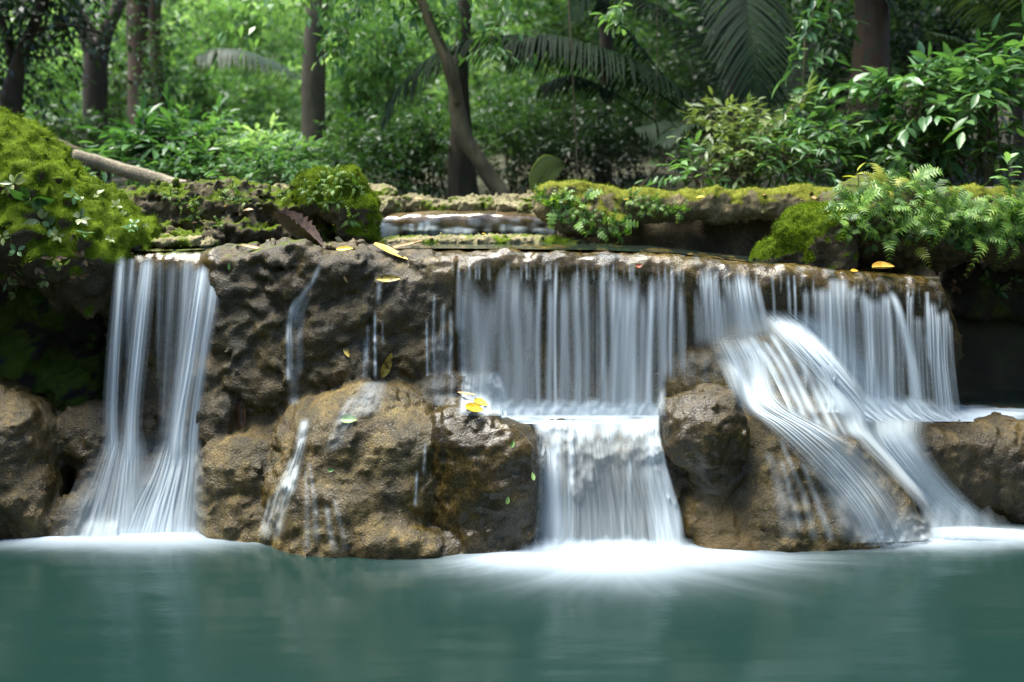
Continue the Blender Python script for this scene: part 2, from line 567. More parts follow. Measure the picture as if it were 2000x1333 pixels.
# ------------------------------------------------------------------ boulders in and beside the pool
def rockify(name, key, prims, label, tone, wet=1.0, k=0.08, ochre=0, **kw):
    MASS.append((key, Rock(prims, k), name, label, 'boulder', tone, ochre, wet, 'boulders in the pool'))
rockify('boulder', 'left', [E(10, 930, 7.55, 112, 165, .48), E(-60, 900, 7.6, 140, 160, .5), E(80, 1000, 7.4, 42, 90, .28)], 'big rounded grey-brown boulder at the pool edge under the dark overhang', 0.5, 1.0)
rockify('boulder', 'nook', [E(178, 855, 7.75, 62, 70, .25), E(235, 900, 7.85, 70, 110, .25)], 'small brown rock tucked behind the left falling stream, beside the round boulder', 0.28, 1.0)
rockify('boulder', 'shelf', [E(145, 1030, 7.35, 38, 70, .2), E(190, 1075, 7.3, 60, 50, .2)], 'low wet grey rock shelf at the waterline left of the twin stream', 0.3, 1.0)
rockify('boulder', 'under', [E(325, 1010, 7.6, 75, 130, .24), E(215, 1000, 7.68, 70, 140, .24), E(270, 1060, 7.6, 130, 90, .2)], 'dark mound that the twin stream spreads over before the pool', 0.22, 1.0)
rockify('boulder', 'main', [E(715, 925, 7.36, 150, 165, .42, -10), E(690, 1020, 7.22, 150, 120, .38), E(640, 880, 7.5, 110, 110, .3, -20), E(760, 805, 7.48, 78, 62, .27), E(590, 990, 7.36, 78, 130, .3), E(790, 950, 7.3, 80, 150, .34), E(700, 1090, 7.12, 150, 80, .3), E(560, 1080, 7.3, 60, 70, .25)], 'largest tan-brown boulder in the centre, humped and streaked with trickles', 0.85, 0.95, k=.1)
rockify('boulder', 'bulge', [E(480, 960, 7.5, 90, 120, .3), E(500, 1050, 7.38, 105, 90, .28), E(455, 1020, 7.45, 60, 90, .25), E(540, 880, 7.62, 60, 80, .2)], 'knobbly golden-brown rock just right of the twin stream', 0.8, 0.9)
rockify('boulder', 'shin', [E(945, 960, 7.2, 104, 135, .34), E(905, 850, 7.24, 66, 70, .28), E(985, 890, 7.18, 76, 60, .28, -24), E(885, 970, 7.26, 64, 120, .3), E(1010, 985, 7.2, 42, 118, .28), E(950, 1060, 7.16, 100, 60, .3)], 'slick dark boulder with two yellow leaves on top, left of the lower falls', 0.3, 1.45)
rockify('boulder', 'toe', [E(785, 1066, 6.99, 105, 52, .22, -6), E(715, 1070, 7.02, 66, 50, .2), E(855, 1088, 6.98, 60, 30, .16), E(745, 1030, 7.06, 50, 40, .18)], 'low craggy rock at the waterline below the largest boulder', 0.62, 1.0)
rockify('boulder', 'knob', [E(860, 765, 7.62, 75, 48, .2), E(820, 800, 7.6, 60, 60, .2)], 'smooth grey-brown hump wetted by thin trickles behind the slick boulder', 0.5, 1.0)
stepb = ('b', np.array([P(1040, 0, 7.28)[0], 7.24, -0.4]), np.array([P(1350, 0, 7.28)[0], 8.1, P(0, 828, 7.3)[2]]), .17)
rockify('boulder', 'step', [stepb, E(1110, 925, 7.34, 66, 60, .18), E(1210, 905, 7.36, 110, 50, .2), E(1300, 980, 7.34, 50, 120, .2), E(1190, 1020, 7.36, 150, 130, .22)], 'square-edged brown rock step beneath the lower central falls', 0.42, 1.0, k=.1)
rockify('boulder', 'lump', [E(1372, 850, 7.18, 78, 78, .26, -20), E(1395, 915, 7.22, 55, 75, .22), E(1340, 815, 7.25, 46, 38, .2)], 'dark glistening rock knuckle at the right end of the middle basin', 0.28, 1.35)
rockify('boulder', 'head', [E(1405, 800, 7.2, 48, 46, .22), E(1420, 850, 7.2, 40, 50, .2)], 'small knobbly rock head perched above the dark glistening knuckle', 0.5, 1.0)
rockify('boulder', 'mound', [E(1470, 740, 7.74, 110, 120, .26, -30), E(1560, 790, 7.62, 150, 100, .3, -55), E(1390, 740, 7.82, 90, 80, .22), E(1600, 950, 7.40, 200, 130, .36, -45), E(1470, 930, 7.40, 90, 120, .3), E(1560, 1040, 7.26, 170, 90, .34, -10), E(1710, 1010, 7.36, 120, 62, .3, -45), E(1500, 1070, 7.22, 90, 60, .24), E(1760, 1070, 7.3, 60, 50, .25)], 'wide sloping tan rock mound that the white cascade pours across', 0.80, 0.9, k=.12)
rockify('boulder', 'yellow', [E(1395, 1030, 7.16, 58, 66, .22, 18), E(1430, 1066, 7.1, 62, 42, .22), E(1370, 1000, 7.2, 34, 50, .2)], 'smooth ochre-yellow rock at the waterline right of the lower falls', 0.8, 1.0, ochre=1)
rightb = ('b', np.array([P(1715, 0, 7.62)[0], 7.62, -0.4]), np.array([4.6, 8.6, P(0, 822, 7.7)[2]]), .12)
rockify('boulder', 'right', [rightb, E(1790, 900, 7.66, 80, 66, .22), E(1900, 915, 7.66, 90, 80, .2), E(1990, 930, 7.66, 60, 80, .2), E(1760, 960, 7.72, 60, 80, .2)], 'long dark brown rock block under the right basin, at the frame edge', 0.28, 1.0, k=.1)
rockify('boulder', 'hump', [E(940, 755, 7.72, 34, 36, .12), E(945, 800, 7.72, 36, 40, .12)], 'little rounded hump ringed by white water behind the yellow-leaved boulder', 0.35, 1.0)

def mass_noise(p):
    w_ = ledge_rough(p) * sst(7.3, 7.5, p[:, 1])
    lip = sst(1.45, 1.75, p[:, 2]) * (1 - w_)
    a = w_ * (.045 * fbm(p, 3.0, 2, 1, .5, 'b') + .02 * fbm(p, 8.5, 2, 2, .5, 'b'))
    b = (1 - w_) * (1 - lip) * (.035 * fbm(p, 2.6, 2, 1) + .018 * fbm(p, 6.5, 2, 2, .5, 'b') + .010 * fbm(p, 15, 2, 3, .5, 'b'))
    return a + b + lip * (.015 * fbm(p, 3, 2, 1) + .012 * fbm(p * np.array([1, .35, .3]), 13, 2, 5))
def mass_fine(p):
    return (.0018 + .0025 * ledge_rough(p)) * fbm(p, 30, 3, 4, .6, 'b') + .003 * fbm(p, 17, 2, 6, .5, 'b')
mass = Rock([('r', c[1], (.04 if i else .01)) for i, c in enumerate(MASS)], .09, (mass_noise,), lo=(-4.6, 6.62, -0.25), hi=(4.7, 9.0, 2.25))
def build_mass(h):
    """One fused travertine body, polygonised once and then parted where one boulder grows into the next."""
    V, Q = polygonise(mass, h)
    me0 = mesh('whole', V, Q); N = normals(me0)
    V = V + N * mass_fine(V)[:, None]
    me0.vertices.foreach_set('co', np.ascontiguousarray(V, np.float32).ravel()); me0.update()
    N = normals(me0); bpy.data.meshes.remove(me0)
    D = np.stack([np.minimum(c[1].d(V, False), .45) for c in MASS], 1)
    wgt = np.exp(-np.maximum(D, -.2) / .02); wgt /= wgt.sum(1)[:, None]
    nn = fbm(V, 5.0, 3, 9)
    tone = wgt @ np.array([c[5] for c in MASS]) + .12 * fbm(V, 1.8, 3, 12)
    och = np.clip(wgt @ np.array([c[6] for c in MASS]) * 1.3 - .1 + .2 * nn, 0, 1)
    wet = wgt @ np.array([c[7] for c in MASS]) + .35 * nn
    wet = wet + .75 * sst(1.66, 1.82, V[:, 2]) * (1 - ledge_rough(V))
    moss = .45 * sst(.5, .9, N[:, 2]) * (V[:, 0] < -1.5) * (V[:, 2] > 1.95) + .15 * nn
    lab = D[Q].sum(1).argmin(1)
    for i, c in enumerate(MASS):
        q = Q[lab == i]
        if not len(q): continue
        used = np.unique(q); mp = np.full(len(V), -1); mp[used] = np.arange(len(used))
        o = link(c[2], mesh(c[2], V[used], mp[q], attrs={'moss': moss[used], 'wet': wet[used], 'tone': np.clip(tone[used], .05, 1.2), 'ochre': och[used]}), M['mass'])
        tag(o, c[3], c[4], c[8])
        ROCKS[c[0]] = dict(rock=mass, obj=o)
build_mass(.021)

# ------------------------------------------------------------------ mossy rocks beside and above the ledge
up = lambda V, N, nn, a=-.2, b=.55, c=.6: sst(a, b, N[:, 2] + c * nn)
mossd = ((5, .014, 'b', 2, 7), (16, .012, 'b', 2, 8))
build_rock('mossy_rock', Rock([E(84, 425, 8.15, 250, 112, .66, -36), E(-150, 350, 8.35, 190, 160, .7), E(30, 470, 8.05, 190, 62, .6), E(245, 468, 8.0, 66, 34, .3, -20), E(-10, 262, 8.35, 50, 40, .3), E(-350, 420, 8.4, 250, 230, .8)], .14,
           ((2.0, .09, '', 2, 1), (4.5, .05, 'b', 2, 2), (9, .04, '', 2, 6))), .03, 'huge bright green moss-covered rock sloping down at the left', 'rock', M['mossy'],
           moss=lambda V, N, nn: 1.1 * sst(-.35, .2, N[:, 2] + .45 * nn), disp=mossd, key='mossleft')
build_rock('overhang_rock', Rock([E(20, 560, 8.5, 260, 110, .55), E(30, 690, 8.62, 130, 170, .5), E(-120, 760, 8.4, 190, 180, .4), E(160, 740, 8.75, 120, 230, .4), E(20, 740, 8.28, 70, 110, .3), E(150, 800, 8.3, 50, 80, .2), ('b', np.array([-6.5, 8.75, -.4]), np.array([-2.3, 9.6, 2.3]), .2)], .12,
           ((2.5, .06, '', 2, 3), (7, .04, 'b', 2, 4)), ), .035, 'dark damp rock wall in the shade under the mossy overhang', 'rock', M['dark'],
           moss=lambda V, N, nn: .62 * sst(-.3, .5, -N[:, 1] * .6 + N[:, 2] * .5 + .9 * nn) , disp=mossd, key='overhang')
build_rock('eroded_rock', Rock([E(330, 430, 8.9, 90, 60, .4), E(430, 415, 9.0, 110, 54, .4), E(540, 425, 9.1, 90, 50, .4), E(300, 470, 8.5, 60, 24, .25), E(370, 468, 8.4, 60, 18, .2), E(470, 460, 8.8, 100, 30, .3), E(250, 440, 8.7, 60, 60, .3), E(590, 440, 9.1, 60, 50, .3)], .1,
           ((4, .07, 'r', 2, 5), (9, .05, 'b', 2, 6))), .025, 'pitted grey-brown rock bank with hollows and ferns behind the left lip', 'rock', M['mossy'],
           moss=lambda V, N, nn: .62 * sst(.0, .8, N[:, 2] + .8 * nn), disp=((12, .03, 'b', 3, 8),), key='eroded')
build_rock('mossy_rock', Rock([E(650, 385, 9.0, 66, 56, .32), E(690, 430, 8.95, 44, 56, .28), E(630, 395, 9.1, 50, 46, .3), E(712, 455, 8.95, 22, 28, .2), E(605, 400, 9.1, 40, 40, .3)], .08, ((4, .05, '', 2, 7), (9, .016, 'r', 2, 2)), cut=(E(600, 470, 8.85, 60, 46, .3),)), .022,
           'yellow-green moss-topped boulder left of the small upper fall', 'rock', M['mossy'], moss=lambda V, N, nn: 1.0 * sst(-.35, .2, N[:, 2] + .6 * nn + .2 * N[:, 0]), disp=mossd, key='mossmid')

dryd = ((14, .02, 'b', 3, 9),)
stones = [([E(730, 385, 10.2, 42, 20, .25), E(742, 378, 10.25, 30, 14, .2)], 'flat cream stone with a pale top beside the moss-topped boulder'),
          ([E(745, 405, 9.95, 46, 20, .22), E(722, 425, 9.85, 30, 26, .2)], 'rounded yellowish stone at the left corner of the small upper fall'),
          ([E(815, 400, 10.3, 42, 17, .2, -8), E(850, 405, 10.3, 30, 13, .2)], 'ragged grey slab with a dark hollow beneath it'),
          ([E(905, 405, 10.2, 46, 14, .2), E(940, 398, 10.3, 60, 13, .2)], 'long low buff slab right of the notch'),
          ([E(1000, 400, 10.2, 60, 17, .22, 4), E(1040, 402, 10.1, 50, 18, .2)], 'broad buff stone touching the left end of the mossy log'),
          ([E(1015, 406, 10.0, 56, 13, .2, -6), E(1066, 420, 9.9, 26, 20, .2, -30)], 'cracked pale stone above the right corner of the small upper fall'),
          ([E(560, 378, 10.6, 46, 11, .15)], 'pale grey fallen stub behind the moss-topped boulder')]
for i, (pr, lb) in enumerate(stones):
    build_rock('stone', Rock(pr, .05, ((6, .03, 'r', 2, i), (14, .02, 'b', 2, i + 3))), .02, lb, 'stone', M['pale'], moss=lambda V, N, nn: .42 + .5 * nn - .25 * (N[:, 2] > .75), disp=dryd, group='dry stones along the upper rim', key='stone%d' % i)
build_rock('stone', Rock([E(925, 474, 9.0, 130, 13, .18), E(810, 476, 8.9, 90, 11, .16), E(1040, 474, 9.1, 90, 12, .16), E(1120, 482, 9.1, 70, 5, .14)], .06, ((6, .02, 'r', 2, 3), (16, .015, 'b', 2, 6))), .018,
           'long low green-grey crusty stone lying in front of the small upper fall', 'stone', M['pale'], moss=lambda V, N, nn: .47 + .55 * nn, disp=((22, .014, 'b', 3, 9),), group='dry stones along the upper rim', key='crust')
build_rock('stone', Rock([E(300, 474, 8.15, 80, 8, .2), E(252, 480, 7.98, 24, 12, .14), E(372, 473, 8.25, 52, 8, .16), E(330, 466, 8.3, 40, 8, .15)], .05, ((7, .025, 'r', 2, 3), (16, .012, 'b', 2, 6))), .018,
           'thin wavy crust of buff stone rimming the water above the twin stream', 'stone', M['pale'], moss=lambda V, N, nn: .40 + .5 * nn, disp=((22, .010, 'b', 3, 9),), group='dry stones along the upper rim', key='rim')
build_rock('rock_sill', Rock([('b', np.array([P(724, 0, 9.75)[0], 9.72, 1.7]), np.array([P(1090, 0, 9.75)[0], 11.0, P(0, 421, 9.8)[2]]), .13), E(905, 436, 9.8, 175, 22, .2)], .08, ((4, .02, '', 2, 3),)), .025,
           'smooth wet brown sill that the small upper fall slides over', 'rock', M['sill'], wet=lambda V, N, nn: 1.75 + 0 * nn, key='sill')

# mossy log right of the upper fall, with the dark rock below it
def logpath(pts):
    return [CAP(P(*a[:3]), P(*b[:3]), a[3], b[3]) for a, b in zip(pts[:-1], pts[1:])]
build_rock('mossy_log', Rock(logpath([(1075, 400, 9.3, .17), (1130, 398, 9.3, .18), (1250, 402, 9.35, .145), (1400, 402, 9.4, .15), (1560, 398, 9.4, .16), (1700, 392, 9.45, .14), (1900, 388, 9.5, .11), (2300, 388, 9.6, .11)]) + [E(1095, 388, 9.25, 48, 36, .2), E(1140, 430, 9.2, 50, 30, .2), E(1195, 440, 9.2, 36, 22, .14)], .1,
           ((3.5, .03, '', 2, 3), (9, .02, 'b', 2, 4))), .025, 'thick moss-crusted log lying across behind the ledge, dark underneath', 'log', M['brown_log'], moss=lambda V, N, nn: .85 * sst(-.1, .7, N[:, 2] + .7 * nn), disp=((18, .012, 'b', 3, 9),), key='log')
build_rock('undercut_rock', Rock([('b', np.array([P(1085, 0, 9.9)[0], 9.56, 1.4]), np.array([5.2, 10.8, 2.40]), .08)], .1, ((3, .05, '', 3, 3),)), .05, 'dark recessed rock in the hollow below the mossy log', 'rock', M['mossy'], key='undercut')
build_rock('mossy_rock', Rock([E(1585, 470, 8.25, 62, 70, .28), E(1610, 440, 8.3, 60, 38, .28), E(1510, 496, 8.2, 44, 26, .16, 38), E(1545, 482, 8.12, 24, 52, .14, 14), E(1580, 490, 8.06, 16, 60, .12, 8), E(1620, 500, 8.2, 50, 60, .25)], .035, ((4, .03, '', 2, 4), (11, .012, 'b', 2, 5))), .02,
           'steep moss-capped rock stump on the right part of the ledge lip', 'rock', M['mossy'], moss=lambda V, N, nn: 1.0 * sst(-.15, .35, N[:, 2] + .45 * nn - .45 * N[:, 0]), disp=mossd, key='stump')
build_rock('fern_bank', Rock([E(1700, 440, 8.55, 110, 75, .4), E(1800, 455, 8.6, 110, 60, .4), E(1920, 455, 8.6, 120, 58, .4), E(2080, 455, 8.7, 150, 75, .5), E(1725, 400, 8.7, 70, 50, .3), E(1680, 490, 8.7, 60, 60, .3)], .12, ((4, .05, 'b', 2, 4), (10, .04, 'b', 2, 6))), .03,
           'fern-covered rock bank jutting over the black hollow at the right', 'rock', M['mossy'], moss=lambda V, N, nn: .5 * sst(0, .8, N[:, 2] + .6 * nn), disp=mossd, key='bank')
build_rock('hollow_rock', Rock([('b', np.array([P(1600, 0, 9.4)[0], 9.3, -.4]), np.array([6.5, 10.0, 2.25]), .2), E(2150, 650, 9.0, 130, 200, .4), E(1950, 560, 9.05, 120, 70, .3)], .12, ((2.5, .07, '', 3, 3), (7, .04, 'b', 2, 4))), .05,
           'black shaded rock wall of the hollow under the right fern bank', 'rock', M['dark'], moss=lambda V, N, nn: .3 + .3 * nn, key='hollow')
# ------------------------------------------------------------------ ground, pools
def ground_z(x, y):
    p = np.stack([x, y, 0 * x], 1)
    up = 2.05 + 0.11 * np.maximum(y - 10.3, 0) - 0.11 * np.maximum(y - 60, 0)
    hill = 26 * sst(40, 95, y) + 1.6 * sst(0, 9, x - 1.5) * sst(12, 24, y)
    back = up + hill + 0.25 * fbm(p, .25, 3, 5) * sst(11, 16, y)
    pool = np.full_like(x, -1.3)
    z = np.where(y > 8.9, np.where(y < 10.3, 1.75, back), pool)
    side = sst(4.7, 6.2, np.abs(x)) * 3.9 + sst(3, 6, -y) * 3.9
    return np.maximum(z, np.minimum(pool + side, 2.6 + .2 * fbm(p, .3, 2, 4)))
gx = np.concatenate([[-600, -300, -150, -80, -50], np.linspace(-35, 35, 141), [50, 80, 150, 300, 600]])
gy = np.concatenate([[-600, -300, -100, -40, -20], np.linspace(-12, 48, 161), [60, 90, 150, 300, 700]])
GX, GY = np.meshgrid(gx, gy, indexing='ij')
gz = ground_z(GX.ravel(), GY.ravel())
def grid_faces(nu, nv):
    a = np.arange((nu - 1) * nv).reshape(nu - 1, nv)[:, :-1].ravel()
    return np.stack([a, a + nv, a + nv + 1, a + 1], 1)
m, n, l = newmat('forest_floor')
out = nd(n, 'ShaderNodeOutputMaterial'); bs = nd(n, 'ShaderNodeBsdfPrincipled'); l.new(bs.outputs[0], out.inputs[0])
geo = nd(n, 'ShaderNodeNewGeometry')
a_ = noise_node(n, l, geo.outputs['Position'], 2.0, 6, .65)
r_ = ramp(n, [(.3, (.012, .012, .006)), (.5, (.035, .03, .014)), (.7, (.05, .06, .02))])
l.new(a_.outputs[0], r_.inputs[0]); l.new(r_.outputs[0], bs.inputs['Base Color']); bs.inputs['Roughness'].default_value = .95
tag(link('ground', mesh('ground', np.stack([GX.ravel(), GY.ravel(), gz], 1), grid_faces(len(gx), len(gy))), m), kind='structure')

def water_mat(name, base, foamc=(.34, .40, .45), rough=.12, bump=.05):
    m, n, l = newmat(name)
    out = nd(n, 'ShaderNodeOutputMaterial')
    geo = nd(n, 'ShaderNodeNewGeometry')
    at = nd(n, 'ShaderNodeAttribute', _attribute_name='foam')
    bs = nd(n, 'ShaderNodeBsdfPrincipled')
    bs.inputs['Roughness'].default_value = rough
    bs.inputs['IOR'].default_value = 1.33
    bs.inputs['Base Color'].default_value = (*base, 1)
    mp = nd(n, 'ShaderNodeMapping'); mp.inputs['Scale'].default_value = (1.2, 4.0, 1)
    l.new(geo.outputs['Position'], mp.inputs[0])
    nz = noise_node(n, l, mp.outputs[0], 2.2, 4, .55)
    bp = nd(n, 'ShaderNodeBump'); bp.inputs['Strength'].default_value = bump; bp.inputs['Distance'].default_value = .08
    l.new(nz.outputs[0], bp.inputs['Height']); l.new(bp.outputs[0], bs.inputs['Normal'])
    df = nd(n, 'ShaderNodeBsdfDiffuse'); df.inputs[0].default_value = (*foamc, 1)
    mx = nd(n, 'ShaderNodeMixShader')
    l.new(at.outputs['Fac'], mx.inputs[0]); l.new(bs.outputs[0], mx.inputs[1]); l.new(df.outputs[0], mx.inputs[2])
    l.new(mx.outputs[0], out.inputs[0])
    return m
M['pool'] = water_mat('milky_green_water', (.0062, .0195, .0158), rough=.18, bump=.045)
M['basin'] = water_mat('basin_water', (.02, .03, .022), rough=.08)

def foam_at(x, y, cx, cy, rx, ry, seed, streak=.5):
    """Soft white foam that spreads from the foot of a fall, feathered into fine fibres at its edge."""
    dx, dy = (x - cx) / rx, (y - cy) / ry
    r = np.hypot(dx, dy)
    th = np.arctan2(dy, dx)
    c, s_ = np.cos(th), np.sin(th)
    k = fbm(np.stack([c * 4, s_ * 4, r * .6 + seed * 7.7], 1), 1.0, 2, seed) * .6 + fbm(np.stack([c * 13, s_ * 13, r * 1.5 + seed * 3.7], 1), 1, 2, seed + 3) * .4
    rr = r * (1 + streak * .32 * np.clip(k, -.7, .9) * sst(.2, .9, r))
    return np.clip(1.3 * np.exp(-(rr ** 1.25) * 2.25), 0, 1)
px_ = np.concatenate([[-9, -7, -5.5], np.linspace(-4.6, 4.6, 640), [5.5, 7, 9]])
py_ = np.concatenate([[-7, -4, -2, 0, 2, 3.5], np.linspace(4.5, 8.4, 320)])
PX, PY = np.meshgrid(px_, py_, indexing='ij')
x, y = PX.ravel(), PY.ravel()
foam = np.zeros_like(x)
for (fx, fy, Y, rx, ry, sd, st) in ((285, 0, 7.30, .95, .20, 1, .5), (150, 0, 7.12, .9, .16, 8, .7), (330, 0, 7.2, .6, .26, 2, .5), (1190, 0, 6.90, .75, .36, 3, .5), (1190, 0, 6.74, .85, .48, 9, .6), (1390, 0, 6.80, .75, .22, 4, .7), (1000, 0, 6.75, .45, .2, 12, .7), (1770, 0, 7.10, .6, .16, 5, .6), (1880, 0, 7.3, .7, .20, 6, .6), (1960, 0, 7.22, .9, .18, 7, .7), (640, 0, 7.10, .5, .04, 10, .6), (1560, 0, 7.0, .4, .03, 13, .6), (1730, 0, 7.02, .4, .05, 15, .6)):
    foam = 1 - (1 - foam) * (1 - foam_at(x, y, (fx - 1000) / F * Y, Y, rx, ry, sd, streak=st))
z = .035 * foam * sst(0, .8, foam) + .004 * fbm(np.stack([x * .6, y * 2.2, 0 * x], 1), 1.6, 2, 3)
tag(link('pool_water', mesh('pool_water', np.stack([x, y, z], 1), grid_faces(len(px_), len(py_)), attrs={'foam': foam}), M['pool']), kind='structure')

# the two small basins half-way up and the stream above the lip
def basin(name, x0, x1, y0, y1, zf, foamf, mat=None):
    U, W = np.meshgrid(np.linspace(x0, x1, 200), np.linspace(y0, y1, 80), indexing='ij')
    x, y = U.ravel(), W.ravel()
    z = zf(x, y)
    return tag(link(name, mesh(name, np.stack([x, y, z], 1), grid_faces(200, 80), attrs={'foam': np.clip(foamf(x, y), 0, 1)}), mat or M['basin']), kind='structure')
zb = float(P(0, 812, 7.5)[2])
def ff(x, y):
    n = fbm(np.stack([x * 3, y * 9, 0 * x], 1), 1, 2, 3)
    return sst(.1, .6, 1.15 - np.abs(y - 7.62) / .42 + .5 * n)
basin('basin_water', P(850, 0, 7.5)[0], P(1320, 0, 7.5)[0], 7.33, 8.0, lambda x, y: zb + .014 - .04 * sst(7.5, 7.33, y), lambda x, y: 1.1 * ff(x, y))
zr = float(P(0, 815, 7.8)[2])
basin('basin_water', P(1630, 0, 7.5)[0], 5.0, 7.72, 9.2, lambda x, y: zr + .012 - .03 * sst(7.9, 7.72, y),
      lambda x, y: sst(.0, .7, 1.3 - np.abs(y - 7.95) / .34 - np.maximum(x - P(1840, 0, 7.9)[0], 0) * 1.1 + .4 * fbm(np.stack([x * 2, y * 10, 0 * x], 1), 1, 2, 3)))
basin('stream_water', LWX[0] + .1, P(1580, 0, 8.5)[0], 7.75, 10.3, lambda x, y: np.minimum(2.075, np.interp(x, LWX, LZ) + .005) + .006 * sst(7.9, 8.2, y), lambda x, y: 0 * x)

# ------------------------------------------------------------------ falling water
def fall_mat():
    m, n, l = newmat('silky_falling_water')
    out = nd(n, 'ShaderNodeOutputMaterial')
    at = nd(n, 'ShaderNodeAttribute', _attribute_name='dens')
    uv = nd(n, 'ShaderNodeUVMap')
    mp = nd(n, 'ShaderNodeMapping'); mp.inputs['Scale'].default_value = (16, .3, 1)
    l.new(uv.outputs[0], mp.inputs[0])
    nz = noise_node(n, l, mp.outputs[0], 1.0, 4, .62)
    f = math_n(n, l, 'MULTIPLY', at.outputs['Fac'], math_n(n, l, 'ADD', math_n(n, l, 'MULTIPLY', nz.outputs[0], .34), .83), True)
    df = nd(n, 'ShaderNodeBsdfDiffuse'); df.inputs[0].default_value = (.66, .75, .79, 1)  # bluish tint of the sky light put into the water's colour
    tl = nd(n, 'ShaderNodeBsdfTranslucent'); tl.inputs[0].default_value = (.66, .75, .79, 1)
    ms = nd(n, 'ShaderNodeMixShader'); ms.inputs[0].default_value = .35
    l.new(df.outputs[0], ms.inputs[1]); l.new(tl.outputs[0], ms.inputs[2])
    tp = nd(n, 'ShaderNodeBsdfTransparent')
    mx = nd(n, 'ShaderNodeMixShader')
    l.new(f, mx.inputs[0]); l.new(tp.outputs[0], mx.inputs[1]); l.new(ms.outputs[0], mx.inputs[2])
    l.new(mx.outputs[0], out.inputs[0])
    return m
M['fall'] = fall_mat()

def curve(rows, v):
    """rows: list of tuples (v, a, b, ...) -> smoothly interpolated columns at v."""
    rows = np.array(rows, float)
    t = rows[:, 0]
    out = []
    for c in range(1, rows.shape[1]):
        y = rows[:, c]
        if len(t) == 2: out.append(np.interp(v, t, y)); continue
        mslope = np.gradient(y, t)
        i = np.clip(np.searchsorted(t, v) - 1, 0, len(t) - 2)
        hh = t[i + 1] - t[i]; s = (v - t[i]) / hh
        out.append((2*s**3-3*s**2+1)*y[i] + (s**3-2*s**2+s)*hh*mslope[i] + (-2*s**3+3*s**2)*y[i+1] + (s**3-s**2)*hh*mslope[i+1])
    return out

def low_env(T, r):
    for ax in (0, 1):
        T = np.min([np.roll(np.pad(T, [(r, r) if a == ax else (0, 0) for a in (0, 1)], mode='edge'), k, ax) for k in range(-r, r + 1)], 0)
        T = T[r:-r] if ax == 0 else T[:, r:-r]
    return T

def relax(T, T0, n):
    for _ in range(n):                                       # smooth, but never behind the rock
        a = np.pad(T, ((1, 1), (1, 1)), mode='edge')
        T = np.minimum((a[:-2, 1:-1] + a[2:, 1:-1] + a[1:-1, :-2] + a[1:-1, 2:] + 2 * T) / 6, T0)
    return T

def sheet(name, rows, dens, parent=None, nu=200, nv=60, drape=None, off=.03, blur=3, ripple=.01, seed=0, clear=None, env=0, keep=False):
    """rows: (v, left px, right px, top-row y left, y right[, depth]) ; dens(U, V) -> opacity of the water."""
    u = np.linspace(0, 1, nu); v = np.linspace(rows[0][0], rows[-1][0], nv)
    c = curve(rows, v)
    U, W = np.meshgrid(u, v, indexing='ij')
    X = c[0][None] * (1 - U) + c[1][None] * U
    Yp = c[2][None] * (1 - U) + c[3][None] * U
    if drape:
        p, t = trace(X.ravel(), Yp.ravel(), drape)
        T0 = t.reshape(nu, nv)
        if env: T0 = low_env(T0, env)
        T = relax(T0, T0 + (1 if env else 0), blur) - off
    else:
        T = c[4][None] + 0 * U
        if clear:
            p, t = trace(X.ravel(), Yp.ravel(), clear)
            T0 = t.reshape(nu, nv) - off
            T = relax(np.minimum(T, T0), T0, 6)
    q = np.stack([U.ravel() * 30, W.ravel() * 1.5, np.full(U.size, seed * 3.1)], 1)
    T = T + (ripple * fbm(q, 1.0, 2, seed)).reshape(nu, nv)
    V = np.stack([(X - 1000) / F * T, T, H + (HZ - Yp) / F * T], -1).reshape(-1, 3)
    dn = np.clip(dens(U, W, X, Yp), 0, 1).ravel()
    Q = grid_faces(nu, nv)
    if not keep: Q = Q[dn[Q].max(1) > .035]
    used = np.unique(Q)
    mp = np.full(len(V), -1); mp[used] = np.arange(len(used))
    sp = (X.max() - X.min()) / 500.0
    uv = np.stack([U.ravel() * sp, W.ravel()], 1)[used]
    me = mesh(name, V[used], mp[Q], attrs={'dens': dn[used]}, uv=uv)
    return link(name, me, M['fall'], parent)

def n1(u, f, seed, v=None, vf=0.0):
    q = np.stack([u.ravel() * f, (0 * u if v is None else v * vf).ravel(), np.full(u.size, seed * 7.13)], 1)
    return pnoise(q).reshape(u.shape)

def streaks(X, V, lst, soft=.06):
    """lst: (px at the sheet's own column, width px, strength, v start, v end)"""
    d = np.zeros_like(X)
    for s in lst:
        x0, wd, st, v0, v1 = s
        h_ = math.sin(x0 * 12.9898) * 43758.5453; h_ -= math.floor(h_)
        wob = (h_ - .5) * wd * 1.4 * V + .35 * wd * np.sin(5 * V + 20 * h_)
        wd = wd * (.72 + .7 * V * h_ + .35 * h_)
        v0 = v0 + (h_ - .5) * .10
        g = np.exp(-((X - x0 - wob) / wd) ** 2) * st * (1 - .3 * V * h_) * sst(v0 - .02, v0 + soft, V) * (1 - sst(v1 - .08, v1 + .02, V))
        d = 1 - (1 - d) * (1 - np.clip(g, 0, 1))
    return d

